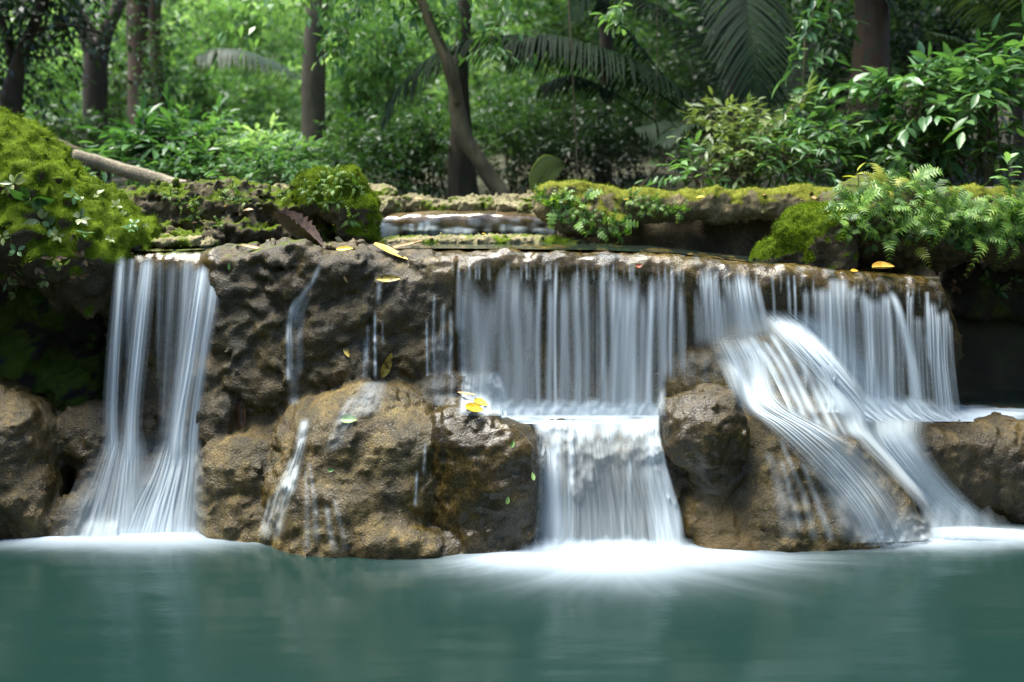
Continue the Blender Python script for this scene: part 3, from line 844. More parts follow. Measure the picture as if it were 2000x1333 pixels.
# twin stream at the left
tw = empty('waterfall', P(310, 1040, 7.35), 'twin silky white stream falling from the left end of the ledge', 'waterfall')
def strand(rows, k, sd, w=.22, end=.85, nu=34):
    n = len(rows) - 1
    rr = [(i / n, a - (b_ - a) * .35, b_ + (b_ - a) * .35, y, y, Y) for i, (a, b_, y, Y) in enumerate(rows)]
    sheet('strand', rr, lambda U, V, X, Yp: k * (np.exp(-((U - .5) / w) ** 2) * (1 + .35 * n1(U, 7, sd, V, .5)) + .25 * np.exp(-((U - .5 - .1 * math.sin(sd)) / .09) ** 2)) * sst(0, .05 + .03 * math.sin(sd * 3), V) * (1 - .75 * sst(end, 1, V)) * sst(0, .12, U) * sst(1, .88, U), tw, nu, 70, seed=sd)
strand([(228, 247, 499, 7.60), (219, 243, 590, 7.50), (209, 236, 700, 7.45), (203, 233, 810, 7.42), (202, 240, 940, 7.37)], .62, 1)
strand([(250, 266, 503, 7.62), (240, 262, 590, 7.53), (236, 258, 700, 7.50)], .4, 2, end=.4)
strand([(274, 304, 499, 7.60), (262, 296, 590, 7.49), (250, 284, 700, 7.44), (240, 274, 810, 7.41), (228, 276, 940, 7.35)], .78, 3)
strand([(304, 322, 508, 7.63), (303, 319, 620, 7.55), (303, 316, 760, 7.53)], .2, 4, end=.6)
strand([(322, 352, 508, 7.63), (317, 346, 620, 7.54), (310, 338, 760, 7.50), (306, 336, 880, 7.47)], .2, 5)
strand([(350, 384, 508, 7.62), (345, 374, 620, 7.52), (332, 362, 760, 7.47), (322, 352, 880, 7.43)], .45, 6)
strand([(380, 412, 512, 7.60), (368, 400, 600, 7.49), (348, 384, 720, 7.42), (330, 368, 820, 7.38), (318, 362, 910, 7.33)], .95, 7)
strand([(404, 437, 512, 7.61), (396, 424, 600, 7.50), (380, 404, 720, 7.44), (366, 392, 820, 7.41), (356, 388, 910, 7.36)], .72, 8)
def fan(rows, k, sd, nu=110):
    sheet('fan', rows, lambda U, V, X, Yp: k * (.72 + .5 * n1(U, 6, sd, V, .4) + .25 * n1(U, 15, sd + 2, V, .4)) * sst(0, .35, U) * sst(1, .65, U) * sst(0, .22, V), tw, nu, 50, seed=sd, clear=['under'])
fan([(0, 305, 400, 850, 850, 7.40), (.25, 280, 402, 915, 915, 7.33), (.6, 238, 404, 990, 990, 7.26), (1, 200, 410, 1064, 1064, 7.18)], 1.15, 11)
fan([(0, 205, 290, 840, 840, 7.42), (.4, 165, 305, 930, 930, 7.34), (1, 95, 340, 1064, 1064, 7.20)], .62, 12)
sheet('spray', [(0, 175, 410, 800, 800, 7.50), (.5, 130, 415, 930, 930, 7.42), (1, 60, 425, 1066, 1066, 7.30)], lambda U, V, X, Yp: .42 * sst(0, .8, V) * sst(0, .4, U) * sst(1, .75, U) * (.8 + .4 * n1(U, 5, 5, V, .7)), tw, 70, 40, clear=['under'])

# wide curtain in the middle
cw = empty('waterfall', P(1090, 800, 7.6), 'wide streaky white curtain falling into the middle basin', 'waterfall')
CS = [(895, 6, .35, .06, .5), (915, 9, .35, .02, 1), (930, 14, .6, .16, 1), (952, 14, .65, .2, 1), (985, 12, .5, .05, 1), (1012, 14, .6, .1, 1), (1030, 10, .5, .12, 1), (1054, 6, .95, .1, 1.1), (1073, 5, .7, .12, 1.1), (1086, 4, .8, .05, 1.1), (1098, 5, .6, .14, 1.1),
      (1106, 6, .75, .12, 1.1), (1128, 10, .85, .1, 1.1), (1145, 6, .55, .05, 1.0), (1178, 6, .6, .02, 1.1), (1200, 10, .75, .1, 1.1), (1212, 9, .85, .08, 1.1), (1226, 6, .6, .1, 1.1), (1240, 8, .85, .12, 1.1), (1253, 5, .55, .16, 1.1), (1271, 7, .95, .12, 1.1), (1290, 7, .75, .08, 1.1), (1300, 5, .65, .08, 1.1), (1313, 5, .8, .09, .9), (1330, 6, .55, .1, .75)]
def cur_dens(k, sd):
    def f(U, V, X, Yp):
        d = k * streaks(X, V, CS, .2)
        wisp = .20 * sst(-.15, .5, n1(X / 100., 9, sd)) + .16 * sst(-.1, .5, n1(X / 100., 22, sd + 3))
        top = .06 + .07 * n1(X / 100, 5, sd + 1) + .05 * n1(X / 100, 16, sd + 2)
        m = sst(885, 915, X) * sst(1345, 1300, X)
        d = np.maximum(d, wisp * m * sst(top, top + .4, V) * k)
        d = np.maximum(d, .5 * m * sst(.86, 1.0, V) * (.8 + .4 * n1(X / 100, 5, sd)))
        return d * (1 + .14 * n1(X / 100., 40, sd + 4, V, 1.5)) * sst(0, .03, V) * np.clip(.85 + .75 * n1(X / 100., 3.1, sd + 8), .3, 1.25) * (1 - sst(1286, 1304, X) * sst(.7, .82, V))
    return f
cr = lambda dy: [(0, 840, 1345, 500, 508, 7.52 + dy), (.1, 840, 1345, 530, 535, 7.47 + dy), (.3, 838, 1345, 590, 592, 7.42 + dy), (.65, 836, 1340, 700, 700, 7.40 + dy), (1, 836, 1335, 812, 812, 7.38 + dy)]
sheet('front_veil', cr(0), cur_dens(.82, 3), cw, 420, 70, seed=1, clear=['ledge'])
sheet('back_veil', cr(.09), cur_dens(.2, 5), cw, 320, 60, seed=2)
sheet('side_veil', [(0, 830, 912, 560, 555), (.5, 828, 912, 650, 650), (1, 826, 915, 735, 735)],
      lambda U, V, X, Yp: streaks(X, V, [(835, 3, .5, 0.4, 1.1), (848, 3, .35, .1, 1), (866, 4, .4, .2, .7), (880, 4, .4, .3, 1), (905, 6, .5, .1, 1.1), (855, 14, .2, .5, 1)]), cw, 90, 40, drape=['ledge'], off=.03)
# the thin sheet that slides over the lip before it breaks up
sheet('lip_film', [(0, 850, 1345, 489, 497), (.4, 850, 1345, 510, 516), (1, 850, 1345, 552, 556)], lambda U, V, X, Yp: (.42 * sst(.0, .6, n1(X / 100, 16, 31, V, .8)) * sst(.25, .8, V) + .20 * sst(.1, .5, n1(X / 100, 5, 33, V, 2.5)) * sst(.5, .0, V)) * sst(0, .1, V) * sst(1, .85, V) * sst(0, .05, U), cw, 260, 40, drape=['ledge'], off=.02, blur=1, ripple=.004, keep=True)
# foam skirts and thin flows over the rocks beside the curtain
sheet('apron', [(0, 815, 905, 728, 722), (.4, 812, 905, 760, 752), (1, 830, 905, 800, 800)], lambda U, V, X, Yp: .22 * sst(0, .35, U) * sst(1, .7, U) * (.6 + .7 * n1(X / 100, 9, 3, V, 1)) * sst(0, .3, V) * sst(1, .7, V), cw, 70, 40, drape=['knob', 'ledge', 'hump'], off=.03)
sheet('apron', [(0, 905, 975, 722, 722), (.5, 898, 990, 760, 760), (1, 895, 1000, 808, 808)], lambda U, V, X, Yp: (.25 + .5 * np.abs(U - .45) * 2) * sst(0, .1, U) * sst(1, .9, U) * sst(0, .2, V), cw, 60, 40, drape=['hump', 'ledge'], off=.03)

sheet('splash', [(0, 905, 1315, 776, 776, 7.38), (1, 900, 1310, 818, 816, 7.36)], lambda U, V, X, Yp: .85 * sst(0, .7, V + .25 * n1(X / 100, 5, 3)) * sst(1, .75, V) * sst(0, .1, U) * sst(1, .9, U), cw, 120, 24)
# lower central fall
lw = empty('waterfall', P(1195, 1075, 6.9), 'short white fall spilling from the middle basin into the pool', 'waterfall')
LS = [(1066, 14, .6, .12, 1.1), (1092, 16, .85, .02, 1.1), (1112, 8, .8, .0, 1.1), (1150, 10, .3, .3, 1.1), (1180, 8, .35, .3, 1.1), (1215, 9, .35, .2, 1.1), (1232, 6, .5, .25, 1.1), (1255, 8, .3, .3, 1.1), (1280, 20, .75, 0, 1.1), (1305, 16, .95, 0, 1.1), (1322, 10, .7, .3, 1.1)]
def low_dens(U, V, X, Yp):
    Xs = X
    d = streaks(Xs, V, LS)
    d = np.maximum(d, .38 * sst(.3, .5, V) * (.7 + .8 * n1(X / 100, 9, 8)) * sst(0, .06, U) * sst(1, .95, U))
    d = np.maximum(d, .95 * sst(.24, .03, V + .05 * n1(X / 100, 7, 5)) * sst(0, .1, U) * (0.75 + .4 * n1(X / 100, 5, 2)))
    d = np.maximum(d, .34 * sst(.05, .2, V) * sst(0, .06, U) * sst(1, .95, U))
    d = np.maximum(d, .9 * sst(.86, .98, V + .06 * n1(X / 100, 5, 4)) * sst(0, .1, U) * sst(1, .9, U))
    return d * (1 + .15 * n1(X / 100, 36, 9, V, 1.2)) * sst(0, .03, U) * sst(1, .97, U)
sheet('veil', [(0, 1030, 1290, 822, 818, 7.34), (.1, 1040, 1292, 848, 845, 7.25), (.3, 1046, 1304, 910, 905, 7.14), (.65, 1045, 1332, 1000, 1000, 7.06), (1, 1035, 1352, 1085, 1085, 6.96)], low_dens, lw, 260, 70, seed=4, clear=['step'])
sheet('splash', [(0, 1030, 1350, 1035, 1035, 6.97), (1, 980, 1400, 1092, 1092, 6.84)], lambda U, V, X, Yp: .8 * sst(.2, .9, V + .25 * n1(X / 100, 6, 2)) * sst(0, .2, U) * sst(1, .8, U), lw, 100, 30)

# right-hand cascade over the sloping mound
rw_ = empty('waterfall', P(1800, 1030, 7.3), 'bright white cascade sliding diagonally over the sloping mound', 'waterfall')
MK = ['mound', 'ledge', 'head', 'lump', 'right', 'yellow']
def casc(k, a=.08, b=.9, f=14, sd=1, v0=0, e=1.0):
    return lambda U, V, X, Yp: np.clip(k * (.72 + .7 * n1(U, f, sd, V, .8)), 0, 1) * sst(0, a * 2, U) * sst(1, b, U) * sst(0, .06 + v0, V)
sheet('chute', [(0, 1455, 1585, 600, 602), (.12, 1488, 1668, 648, 650), (.3, 1570, 1752, 732, 750), (.45, 1618, 1815, 800, 806), (.6, 1650, 1815, 850, 850), (.75, 1718, 1838, 918, 905), (.88, 1782, 1892, 985, 968), (1, 1825, 1990, 1060, 1046)],
      lambda U, V, X, Yp: np.clip(1.35 * (.9 + .3 * n1(U, 4, 3, V, .5)), 0, 1) * sst(0, .36, U) * sst(1, .62, U) * sst(0, .1, V), rw_, 160, 130, drape=MK, off=.02, blur=60, env=7)
sheet('chute', [(0, 1366, 1480, 650, 640), (.2, 1398, 1512, 716, 693), (.42, 1442, 1550, 800, 790), (.55, 1480, 1650, 826, 848), (.75, 1580, 1732, 930, 908), (.9, 1650, 1788, 1012, 992), (1, 1680, 1822, 1070, 1062)],
      lambda U, V, X, Yp: np.clip((.95 - .38 * sst(.5, .75, V)) * (.88 + .5 * n1(U, 5, 5, V, .6)), 0, 1) * sst(0, .4, U) * sst(1, .6, U) * sst(0, .14, V), rw_, 120, 120, drape=MK, off=.02, blur=50, env=6)
sheet('thread', [(0, 1455, 1600, 655, 640), (.35, 1500, 1640, 720, 720), (.7, 1540, 1680, 800, 800), (1, 1560, 1720, 850, 860)],
      lambda U, V, X, Yp: streaks(U * 100, V, [(4, 6, .7, 0, .9), (18, 4, .6, .05, .8), (33, 5, .65, 0, .9), (50, 5, .5, .1, 1), (63, 4, .45, .15, 1), (75, 6, .6, 0, 1), (90, 8, .7, 0, 1)]) + .12, rw_, 120, 60, drape=MK, off=.025, blur=20, env=3)
sheet('thread', [(0, 1470, 1640, 850, 880), (.5, 1500, 1690, 950, 960), (1, 1520, 1740, 1060, 1060)],
      lambda U, V, X, Yp: streaks(U * 100, V, [(10, 4, .2, .1, 1), (22, 3, .25, .2, .9), (34, 4, .22, .0, 1), (48, 4, .3, .25, 1), (62, 6, .22, .1, 1), (80, 10, .5, 0, 1.1), (93, 8, .55, 0, 1.1)]), rw_, 120, 60, drape=MK, off=.02, blur=12, env=2)
sheet('veil', [(0, 1310, 1420, 690, 660), (1, 1300, 1430, 765, 755)], lambda U, V, X, Yp: .14 * (.6 + .8 * n1(U, 8, 3)) * sst(0, .3, V) * sst(1, .6, V) * sst(0, .2, U) * sst(1, .8, U), rw_, 60, 30, drape=MK, off=.03)

# right-hand curtain, its left part falling on the mound
rc_ = empty('waterfall', P(1720, 800, 7.7), 'white curtain fringing the right half of the ledge lip, thinner at the far end', 'waterfall')
RA = [(1372, 5, .5, .05, 1), (1384, 7, .6, .0, 1), (1396, 5, .5, .1, 1), (1420, 8, .45, .1, 1), (1436, 8, .8, .06, 1), (1448, 7, .85, .08, 1), (1458, 6, .7, .12, 1), (1470, 6, .85, .12, 1), (1482, 7, .8, .16, 1), (1405, 8, .4, .3, 1), (1358, 6, .3, .3, 1)]
sheet('veil', [(0, 1350, 1480, 510, 520, 7.50), (.3, 1350, 1490, 560, 570, 7.43), (1, 1352, 1515, 690, 665, 7.40)], lambda U, V, X, Yp: np.maximum(streaks(1350 + 130 * U, V, RA, .2), .3 * sst(.3, .6, V)) * sst(0, .08, U) * sst(1, .92, U) * sst(1, .8, V), rc_, 160, 40)
RB = [(1595, 10, .45, .05, 1.1), (1610, 9, .5, .04, 1.1), (1625, 12, .55, .03, 1.1), (1645, 12, .6, .03, 1.1), (1660, 8, .5, .04, 1.1), (1688, 8, .65, .1, 1.1), (1700, 9, .7, .12, 1.1), (1718, 6, .45, .15, 1.1), (1730, 9, .7, .1, 1.1), (1752, 4, .3, .2, 1), (1540, 3, .5, 0, .3), (1550, 3, .6, 0, .35), (1508, 3, .4, 0, .4), (1570, 8, .4, .15, .8)]
def rb(U, V, X, Yp):
    xs = 1490 + 300 * U
    d = streaks(xs, V, RB)
    d = np.maximum(d, .38 * sst(.1, .3, V) * sst(1575, 1600, xs) * sst(1780, 1740, xs) * (.7 + .9 * n1(xs / 100, 10, 6)))
    d = np.maximum(d, .7 * sst(.9, 1, V) * sst(1600, 1640, xs))
    return d * (1 + .18 * n1(xs / 100, 38, 7, V, 1.3))
sheet('veil', [(0, 1490, 1790, 535, 553, 7.56), (.15, 1492, 1792, 572, 592, 7.50), (.5, 1496, 1796, 680, 690, 7.46), (1, 1500, 1800, 806, 806, 7.44)], rb, rc_, 300, 60, seed=5, clear=['ledge'])
sheet('lip_film', [(0, 1345, 1850, 497, 548), (.4, 1345, 1850, 520, 566), (1, 1345, 1850, 560, 610)], lambda U, V, X, Yp: (.40 * sst(.05, .6, n1(X / 100, 15, 41, V, .8)) * sst(.25, .8, V) + .16 * sst(.1, .5, n1(X / 100, 5, 43, V, 2.5)) * sst(.5, .0, V)) * sst(0, .1, V) * sst(1, .85, V) * sst(0, .05, U) * sst(1, .95, U), rc_, 260, 40, drape=['ledge'], off=.02, blur=1, ripple=.004, keep=True)
sheet('splash', [(0, 1585, 1880, 758, 778, 7.42), (.6, 1620, 1900, 804, 806, 7.40), (1, 1660, 1930, 832, 826, 7.38)], lambda U, V, X, Yp: .9 * sst(0, .6, V + .2 * n1(X / 100, 4, 3)) * sst(1, .7, V + .1 * n1(X / 100, 6, 5)) * sst(0, .2, U) * sst(1, .6, U), rc_, 90, 30, clear=MK)
sheet('jet', [(0, 1728, 1750, 562, 566, 7.56), (.2, 1745, 1768, 610, 612, 7.50), (.55, 1765, 1795, 705, 705, 7.46), (1, 1776, 1812, 806, 806, 7.43)], lambda U, V, X, Yp: .95 * np.exp(-((U - .5) / .3) ** 2) * sst(0, .1, V), rc_, 30, 50)
RC = [(12, 8, .5, .05, 1.1), (22, 10, .4, .2, 1.1), (48, 5, .5, .0, .6), (60, 12, .55, .12, 1.1), (72, 12, .6, .2, 1.1), (84, 8, .6, .18, 1.1), (94, 4, .4, .2, .8), (36, 8, .18, .3, 1.1)]
sheet('veil', [(0, 1768, 1856, 566, 575, 7.68), (.2, 1768, 1862, 612, 622, 7.62), (.6, 1770, 1868, 710, 715, 7.58), (1, 1772, 1880, 808, 808, 7.56)], lambda U, V, X, Yp: np.maximum(streaks(U * 100, V, RC), .3 * sst(.3, .7, V) * (.7 + .6 * n1(U, 12, 4))) * (1 + .18 * n1(U, 34, 7, V, 1.3)) * sst(0, .05, U) * sst(1, .93, U), rc_, 110, 60, seed=6)

sheet('splash', [(0, 1690, 1960, 985, 965, 7.22), (1, 1640, 2010, 1062, 1050, 7.10)], lambda U, V, X, Yp: .6 * sst(.1, 1, V + .25 * n1(X / 100, 4, 2)) * sst(0, .35, U) * sst(1, .65, U), rw_, 90, 30, clear=['mound', 'right'])
# small upper fall
uw = empty('waterfall', P(905, 468, 9.7), 'small smooth fall over the wet sill above the ledge', 'waterfall')
US = [(742, 10, 1, .35, 1.2), (752, 8, .8, .5, 1.2), (768, 4, .6, .5, 1.2), (805, 4, .7, .4, 1.2), (822, 5, .9, .4, 1.2), (834, 5, 1, .35, 1.2), (846, 5, .9, .45, 1.2), (868, 8, .9, .6, 1.2), (892, 8, 1, .55, 1.2), (910, 9, 1, .6, 1.2), (950, 4, .5, .6, 1.2), (985, 4, .6, .4, 1.2), (1015, 9, .9, .5, 1.2), (1062, 10, .8, .6, 1.2), (1076, 6, .6, .55, 1.2)]
sheet('veil', [(0, 728, 1088, 426, 428), (1, 726, 1090, 474, 474)], lambda U, V, X, Yp: np.maximum(streaks(X, V, [(a_, b_ * 1.5, c_, d_ - .18, e_) for a_, b_, c_, d_, e_ in US]), .3 * sst(-.1, .5, n1(X / 100, 4, 3, V, 3))) * sst(0, .03, U) * sst(1, .97, U), uw, 300, 40, drape=['sill'], off=.025)

# trickles on the central wall and boulder
def trickle(rows, lst, lab, keys, nu=40, nv=50):
    e = empty('trickle', P(rows[-1][1], rows[-1][3], 7.4), lab, 'waterfall', 'thin trickles down the brown rock')
    sheet('thread', rows, lambda U, V, X, Yp: streaks(U * 100, V, lst) * (1 + .3 * n1(U, 20, 3, V, 2)) * sst(0, .15, U) * sst(1, .85, U) * sst(0, .08, V) * sst(1, .9, V), e, nu, nv, drape=keys, off=.025, blur=2)
trickle([(0, 608, 640, 512, 512), (.12, 590, 625, 555, 555), (.28, 562, 605, 600, 600), (.6, 556, 600, 710, 710), (1, 556, 600, 800, 800)], [(60, 16, .8, 0, .15), (40, 14, .45, .1, .4), (18, 12, .6, .2, .75), (70, 16, .2, .2, .7), (40, 14, .3, .6, 1)], 'thin trickle curving down the knobbly wall beneath the moss-topped boulder', ['ledge'])
trickle([(0, 705, 765, 545, 545), (.3, 705, 765, 620, 620), (1, 700, 770, 745, 745)], [(48, 5, .9, .3, 1.1), (22, 4, .5, .35, .8), (60, 9, .5, 0, .2), (72, 4, .25, .35, .6), (15, 8, .2, .5, 1)], 'straight thin trickle dropping below the greenish leaf onto the largest boulder', ['ledge'])
trickle([(0, 690, 770, 745, 738), (.4, 660, 760, 800, 780), (1, 610, 740, 900, 860)], [(50, 30, .26, 0, .6), (20, 14, .18, .2, 1)], 'misty film of water over the crown of the largest boulder', ['main', 'ledge'])
trickle([(0, 575, 620, 810, 810), (.4, 555, 600, 890, 890), (.7, 520, 580, 970, 970), (1, 495, 560, 1062, 1062)], [(55, 14, .65, 0, .7), (35, 12, .35, .4, 1.1), (70, 12, .35, .5, 1.1), (15, 10, .25, .7, 1.1)], 'slanting trickle in the cleft left of the largest boulder', ['main', 'bulge', 'ledge'])
trickle([(0, 790, 840, 860, 860), (1, 790, 835, 1000, 1000)], [(50, 6, .55, .45, .95), (80, 6, .25, 0, .5)], 'short trickle in the crease between the largest and the slick boulder', ['main', 'shin'])
trickle([(0, 580, 640, 900, 890), (1, 575, 690, 1075, 1085)], [(25, 5, .25, .1, 1), (40, 5, .22, .0, .9), (70, 5, .3, .5, 1.1), (90, 5, .3, .4, 1)], 'faint parallel trickles down the left flank of the largest boulder', ['main', 'toe', 'bulge'])
# ------------------------------------------------------------------ plants: shared builders
def unit(v):
    return v / (np.linalg.norm(v, axis=-1, keepdims=True) + 1e-9)
ZUP = np.array([0, 0, 1.0])

BIG = (np.array([[0, 0, 0], [-.36, .25, .05], [.36, .25, .05], [-.5, .55, .04], [.5, .55, .04], [-.26, .83, -.03], [.26, .83, -.03], [0, 1, -.12], [0, .25, 0], [0, .55, -.02], [0, .83, -.07]]),
       np.array([[0, 8, 1], [0, 2, 8], [1, 8, 9], [1, 9, 3], [8, 2, 4], [8, 4, 9], [3, 9, 10], [3, 10, 5], [9, 4, 6], [9, 6, 10], [5, 10, 7], [10, 6, 7]]))
MID = (np.array([[0, 0, 0], [-.5, .42, .08], [.5, .42, .08], [0, .48, 0], [0, 1, -.1]]), np.array([[0, 3, 1], [0, 2, 3], [1, 3, 4], [3, 2, 4]]))
FAR = (np.array([[0, 0, 0], [-.5, .45, .07], [.5, .45, .07], [0, 1, -.05]]), np.array([[0, 2, 1], [1, 2, 3]]))

def leaf_verts(pos, dr, nr, L, W, tpl):
    dr = unit(dr)
    X = unit(np.cross(dr, nr)); Nn = np.cross(X, dr)
    t, f = tpl
    L = np.broadcast_to(L, (len(pos),)); W = np.broadcast_to(W, (len(pos),))
    V = pos[:, None] + t[None, :, 0:1] * (X * W[:, None])[:, None] + t[None, :, 1:2] * (dr * L[:, None])[:, None] + t[None, :, 2:3] * (Nn * L[:, None])[:, None]
    Fc = (np.arange(len(pos)) * len(t))[:, None, None] + f[None]
    return V.reshape(-1, 3), Fc.reshape(-1, 3)

def twig_leaves(p, d, ln, m, L, W, droop=.35, hang=.25, tpl=MID, jit=.35, var0=None):
    """m leaves set alternately along every twig that starts at p and runs along d."""
    N = len(p)
    s = (np.arange(m) + .7) / m
    d = unit(d)
    pos = p[:, None] + d[:, None] * (ln[:, None] * s)[..., None]
    pos[..., 2] -= droop * ln[:, None] * s[None] ** 2
    tan = np.repeat(d[:, None], m, 1).copy(); tan[..., 2] -= 2 * droop * s[None]
    tan = unit(tan)
    side = unit(np.cross(tan, ZUP)) * np.where(np.arange(m) % 2, 1, -1)[None, :, None]
    dr = .65 * tan + .8 * side + rng.normal(0, jit, (N, m, 3)); dr[..., 2] -= hang
    dr[:, -1] = tan[:, -1] + .1
    nr = ZUP + rng.normal(0, jit, (N, m, 3))
    var = np.clip((rng.random(N) if var0 is None else var0)[:, None] * .6 + rng.random((N, m)) * .4, 0, 1)
    sz = rng.uniform(.65, 1.15, (N, m))
    V, Fc = leaf_verts(pos.reshape(-1, 3), dr.reshape(-1, 3), nr.reshape(-1, 3), (L * sz).ravel(), (W * sz).ravel(), tpl)
    return V, Fc, np.repeat(var.ravel(), len(tpl[0]))

def cat_mesh(name, parts):
    Vs, Fs, As, o = [], [], [], 0
    for V, Fc, a in parts:
        Vs.append(V); Fs.append(Fc + o); As.append(a); o += len(V)
    return mesh(name, np.concatenate(Vs), np.concatenate(Fs), smooth=True, attrs={'var': np.concatenate(As)})

def tube(pts, rad, k=8, rough=0.0, sub=6, seed=0):
    pts = np.array(pts, float); rad = np.array(rad, float)
    if len(pts) > 2:
        t = np.arange(len(pts)); v = np.linspace(0, len(pts) - 1, (len(pts) - 1) * sub + 1)
        c = curve([(a, *q, r) for a, q, r in zip(t, pts, rad)], v)
        pts = np.stack(c[:3], 1); rad = c[3]
    else:
        v = np.linspace(0, 1, sub * 2); rad = rad[0] + (rad[1] - rad[0]) * v; pts = pts[0] + (pts[1] - pts[0]) * v[:, None]
    T = unit(np.gradient(pts, axis=0))
    ref = np.array([0, -1.0, 0.05]) if abs(T[:, 1]).max() < .9 else np.array([1.0, 0, 0])
    A = unit(np.cross(T, ref)); B = np.cross(T, A)
    th = np.linspace(0, 2 * np.pi, k, endpoint=False)
    rr = np.repeat(rad[:, None], k, 1)
    ring = np.cos(th)[None, :, None] * A[:, None] + np.sin(th)[None, :, None] * B[:, None]
    if rough:
        q = (pts[:, None] * np.array([1, 1, .35]) / max(rad.max(), .02) + ring * 1.2).reshape(-1, 3)
        rr = rr * (1 + rough * fbm(q, .9, 3, seed).reshape(rr.shape))
    V = (pts[:, None] + ring * rr[..., None]).reshape(-1, 3)
    n = len(pts)
    i = np.arange(n - 1)[:, None] * k; j = np.arange(k)[None]; j2 = (j + 1) % k
    Q = np.stack([(i + j), (i + j2), (i + k + j2), (i + k + j)], -1).reshape(-1, 4)
    return V, Q

def tubes_mesh(name, lst):
    Vs, Fs, o = [], [], 0
    for V, Q in lst:
        Vs.append(V); Fs.append(Q + o); o += len(V)
    return mesh(name, np.concatenate(Vs), np.concatenate(Fs))

g_ = lambda *c: c
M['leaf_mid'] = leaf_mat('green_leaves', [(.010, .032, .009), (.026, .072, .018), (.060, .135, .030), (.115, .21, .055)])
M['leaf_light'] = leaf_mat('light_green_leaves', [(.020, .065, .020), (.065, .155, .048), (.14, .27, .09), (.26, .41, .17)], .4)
M['leaf_bright'] = leaf_mat('painted_sunlit_leaves', [(.06, .14, .05), (.12, .23, .09), (.22, .35, .17), (.42, .54, .33)], .6, .3)  # paler colour carries the look of sun on the leaves
M['leaf_dark'] = leaf_mat('dark_green_leaves', [(.004, .012, .004), (.010, .027, .008), (.022, .052, .015), (.045, .095, .028)], .3)  # leaf colour darkened to stand for foliage in deep shade
M['leaf_pale'] = leaf_mat('pale_yellowish_leaves', [(.07, .12, .04), (.13, .19, .06), (.20, .25, .09), (.30, .33, .13)], .35)
M['leaf_big'] = leaf_mat('large_glossy_leaves', [(.014, .05, .018), (.05, .13, .042), (.12, .25, .085), (.26, .42, .18)], .3, .32, .6)
M['palm'] = leaf_mat('palm_leaflets', [(.005, .013, .006), (.009, .021, .009), (.014, .031, .013), (.024, .046, .02)], .2, .6, .12)
M['palm_pale'] = leaf_mat('pale_palm_leaflets', [(.03, .055, .024), (.05, .085, .036), (.08, .125, .055)], .3, .45, .4)
M['fern'] = leaf_mat('fern_fronds', [(.022, .065, .010), (.07, .16, .022), (.15, .28, .04), (.30, .42, .07)], .4, .5)
M['fern_yellow'] = leaf_mat('yellowing_fern_fronds', [(.16, .20, .02), (.26, .28, .03), (.35, .36, .05)], .4, .5)
M['dead'] = leaf_mat('withered_leaves', [(.05, .03, .015), (.12, .075, .03), (.2, .13, .06)], .2, .7)
M['stem'] = bark_mat('thin_stems', (.04, .035, .015), (.11, .10, .04), 30)
M['bark_dark'] = bark_mat('dark_bark', (.016, .010, .005), (.06, .038, .018))
M['bark_red'] = bark_mat('reddish_bark', (.02, .011, .006), (.12, .062, .026), 7, (.03, .045, .015))
M['bark_brown'] = bark_mat('dull_brown_bark', (.014, .010, .005), (.075, .050, .025), 7, (.02, .03, .01))  # darker, duller brown than the reddish bark
M['bark_grey'] = bark_mat('grey_brown_bark', (.035, .027, .015), (.13, .105, .06), 8)
M['bark_vine'] = bark_mat('pale_vine_bark', (.04, .032, .014), (.17, .135, .06), 6)

def ground_at(x, y):
    return float(ground_z(np.array([float(x)]), np.array([float(y)]))[0])

def shrub(name, label, px, py, Y, rx, ry, rd, ntw, m, L, W, mat, group=None, tpl=MID, droop=.35, hang=.25, cat='shrub', upw=.5, stems=5, low=.25, tl=(.25, .55)):
    """A bush: stems from the ground carry leafy twigs spread through an ellipsoid round photo pixel (px, py) at depth Y; rx, ry in pixels."""
    c = P(px, py, Y); s = Y / F
    r = np.array([rx * s, rd, ry * s])
    gz0 = min(ground_at(c[0], c[1]), c[2] - r[2] * .8)
    e = empty(name, (c[0], c[1], gz0), label, cat, group)
    q = rng.normal(size=(ntw, 3)); q = unit(q) * (rng.random((ntw, 1)) ** .45)
    q[:, 2] = np.maximum(q[:, 2], -1 + low * rng.random(ntw))
    lump = 1 + .30 * fbm(q * 2.2 + c, 1.0, 2, int(px) % 50)
    p = c + q * r * lump[:, None]
    d = unit(q * np.array([1, 1, .6]) + rng.normal(0, .45, (ntw, 3)) + np.array([0, -.15, upw]))
    ln = rng.uniform(*tl, ntw) * (1 + L)
    vv = np.clip(.5 + .55 * fbm(p * 1.1, 1.0, 2, 4) + rng.normal(0, .12, ntw), 0, 1)
    link('foliage', cat_mesh('foliage', [twig_leaves(p, d, ln, m, L, W, droop, hang, tpl, var0=vv)]), mat, e)
    if stems:
        ts = []
        pick = rng.choice(ntw, min(ntw, stems * 9), replace=False)
        for i in range(stems):
            a = np.array([c[0] + rng.normal(0, r[0] * .25), c[1] + rng.normal(0, rd * .25), gz0 - .1])
            mid = c + rng.normal(0, .3, 3) * r + np.array([0, 0, -.1 * r[2]])
            top = c + rng.normal(0, .4, 3) * r + np.array([0, 0, .4 * r[2]])
            ts.append(tube([a, (a + mid) / 2 + rng.normal(0, .04, 3), mid, top], [.018, .014, .010, .004], 5, sub=4))
            for j in pick[i * 9:(i + 1) * 9]:
                b = mid + (top - mid) * rng.random()
                ts.append(tube([b, (b + p[j]) / 2 + np.array([0, 0, -.03]), p[j] + d[j] * ln[j] * .8], [.006, .005, .002], 4, sub=3))
        link('stem', tubes_mesh('stem', ts), M['stem'], e)
    return e

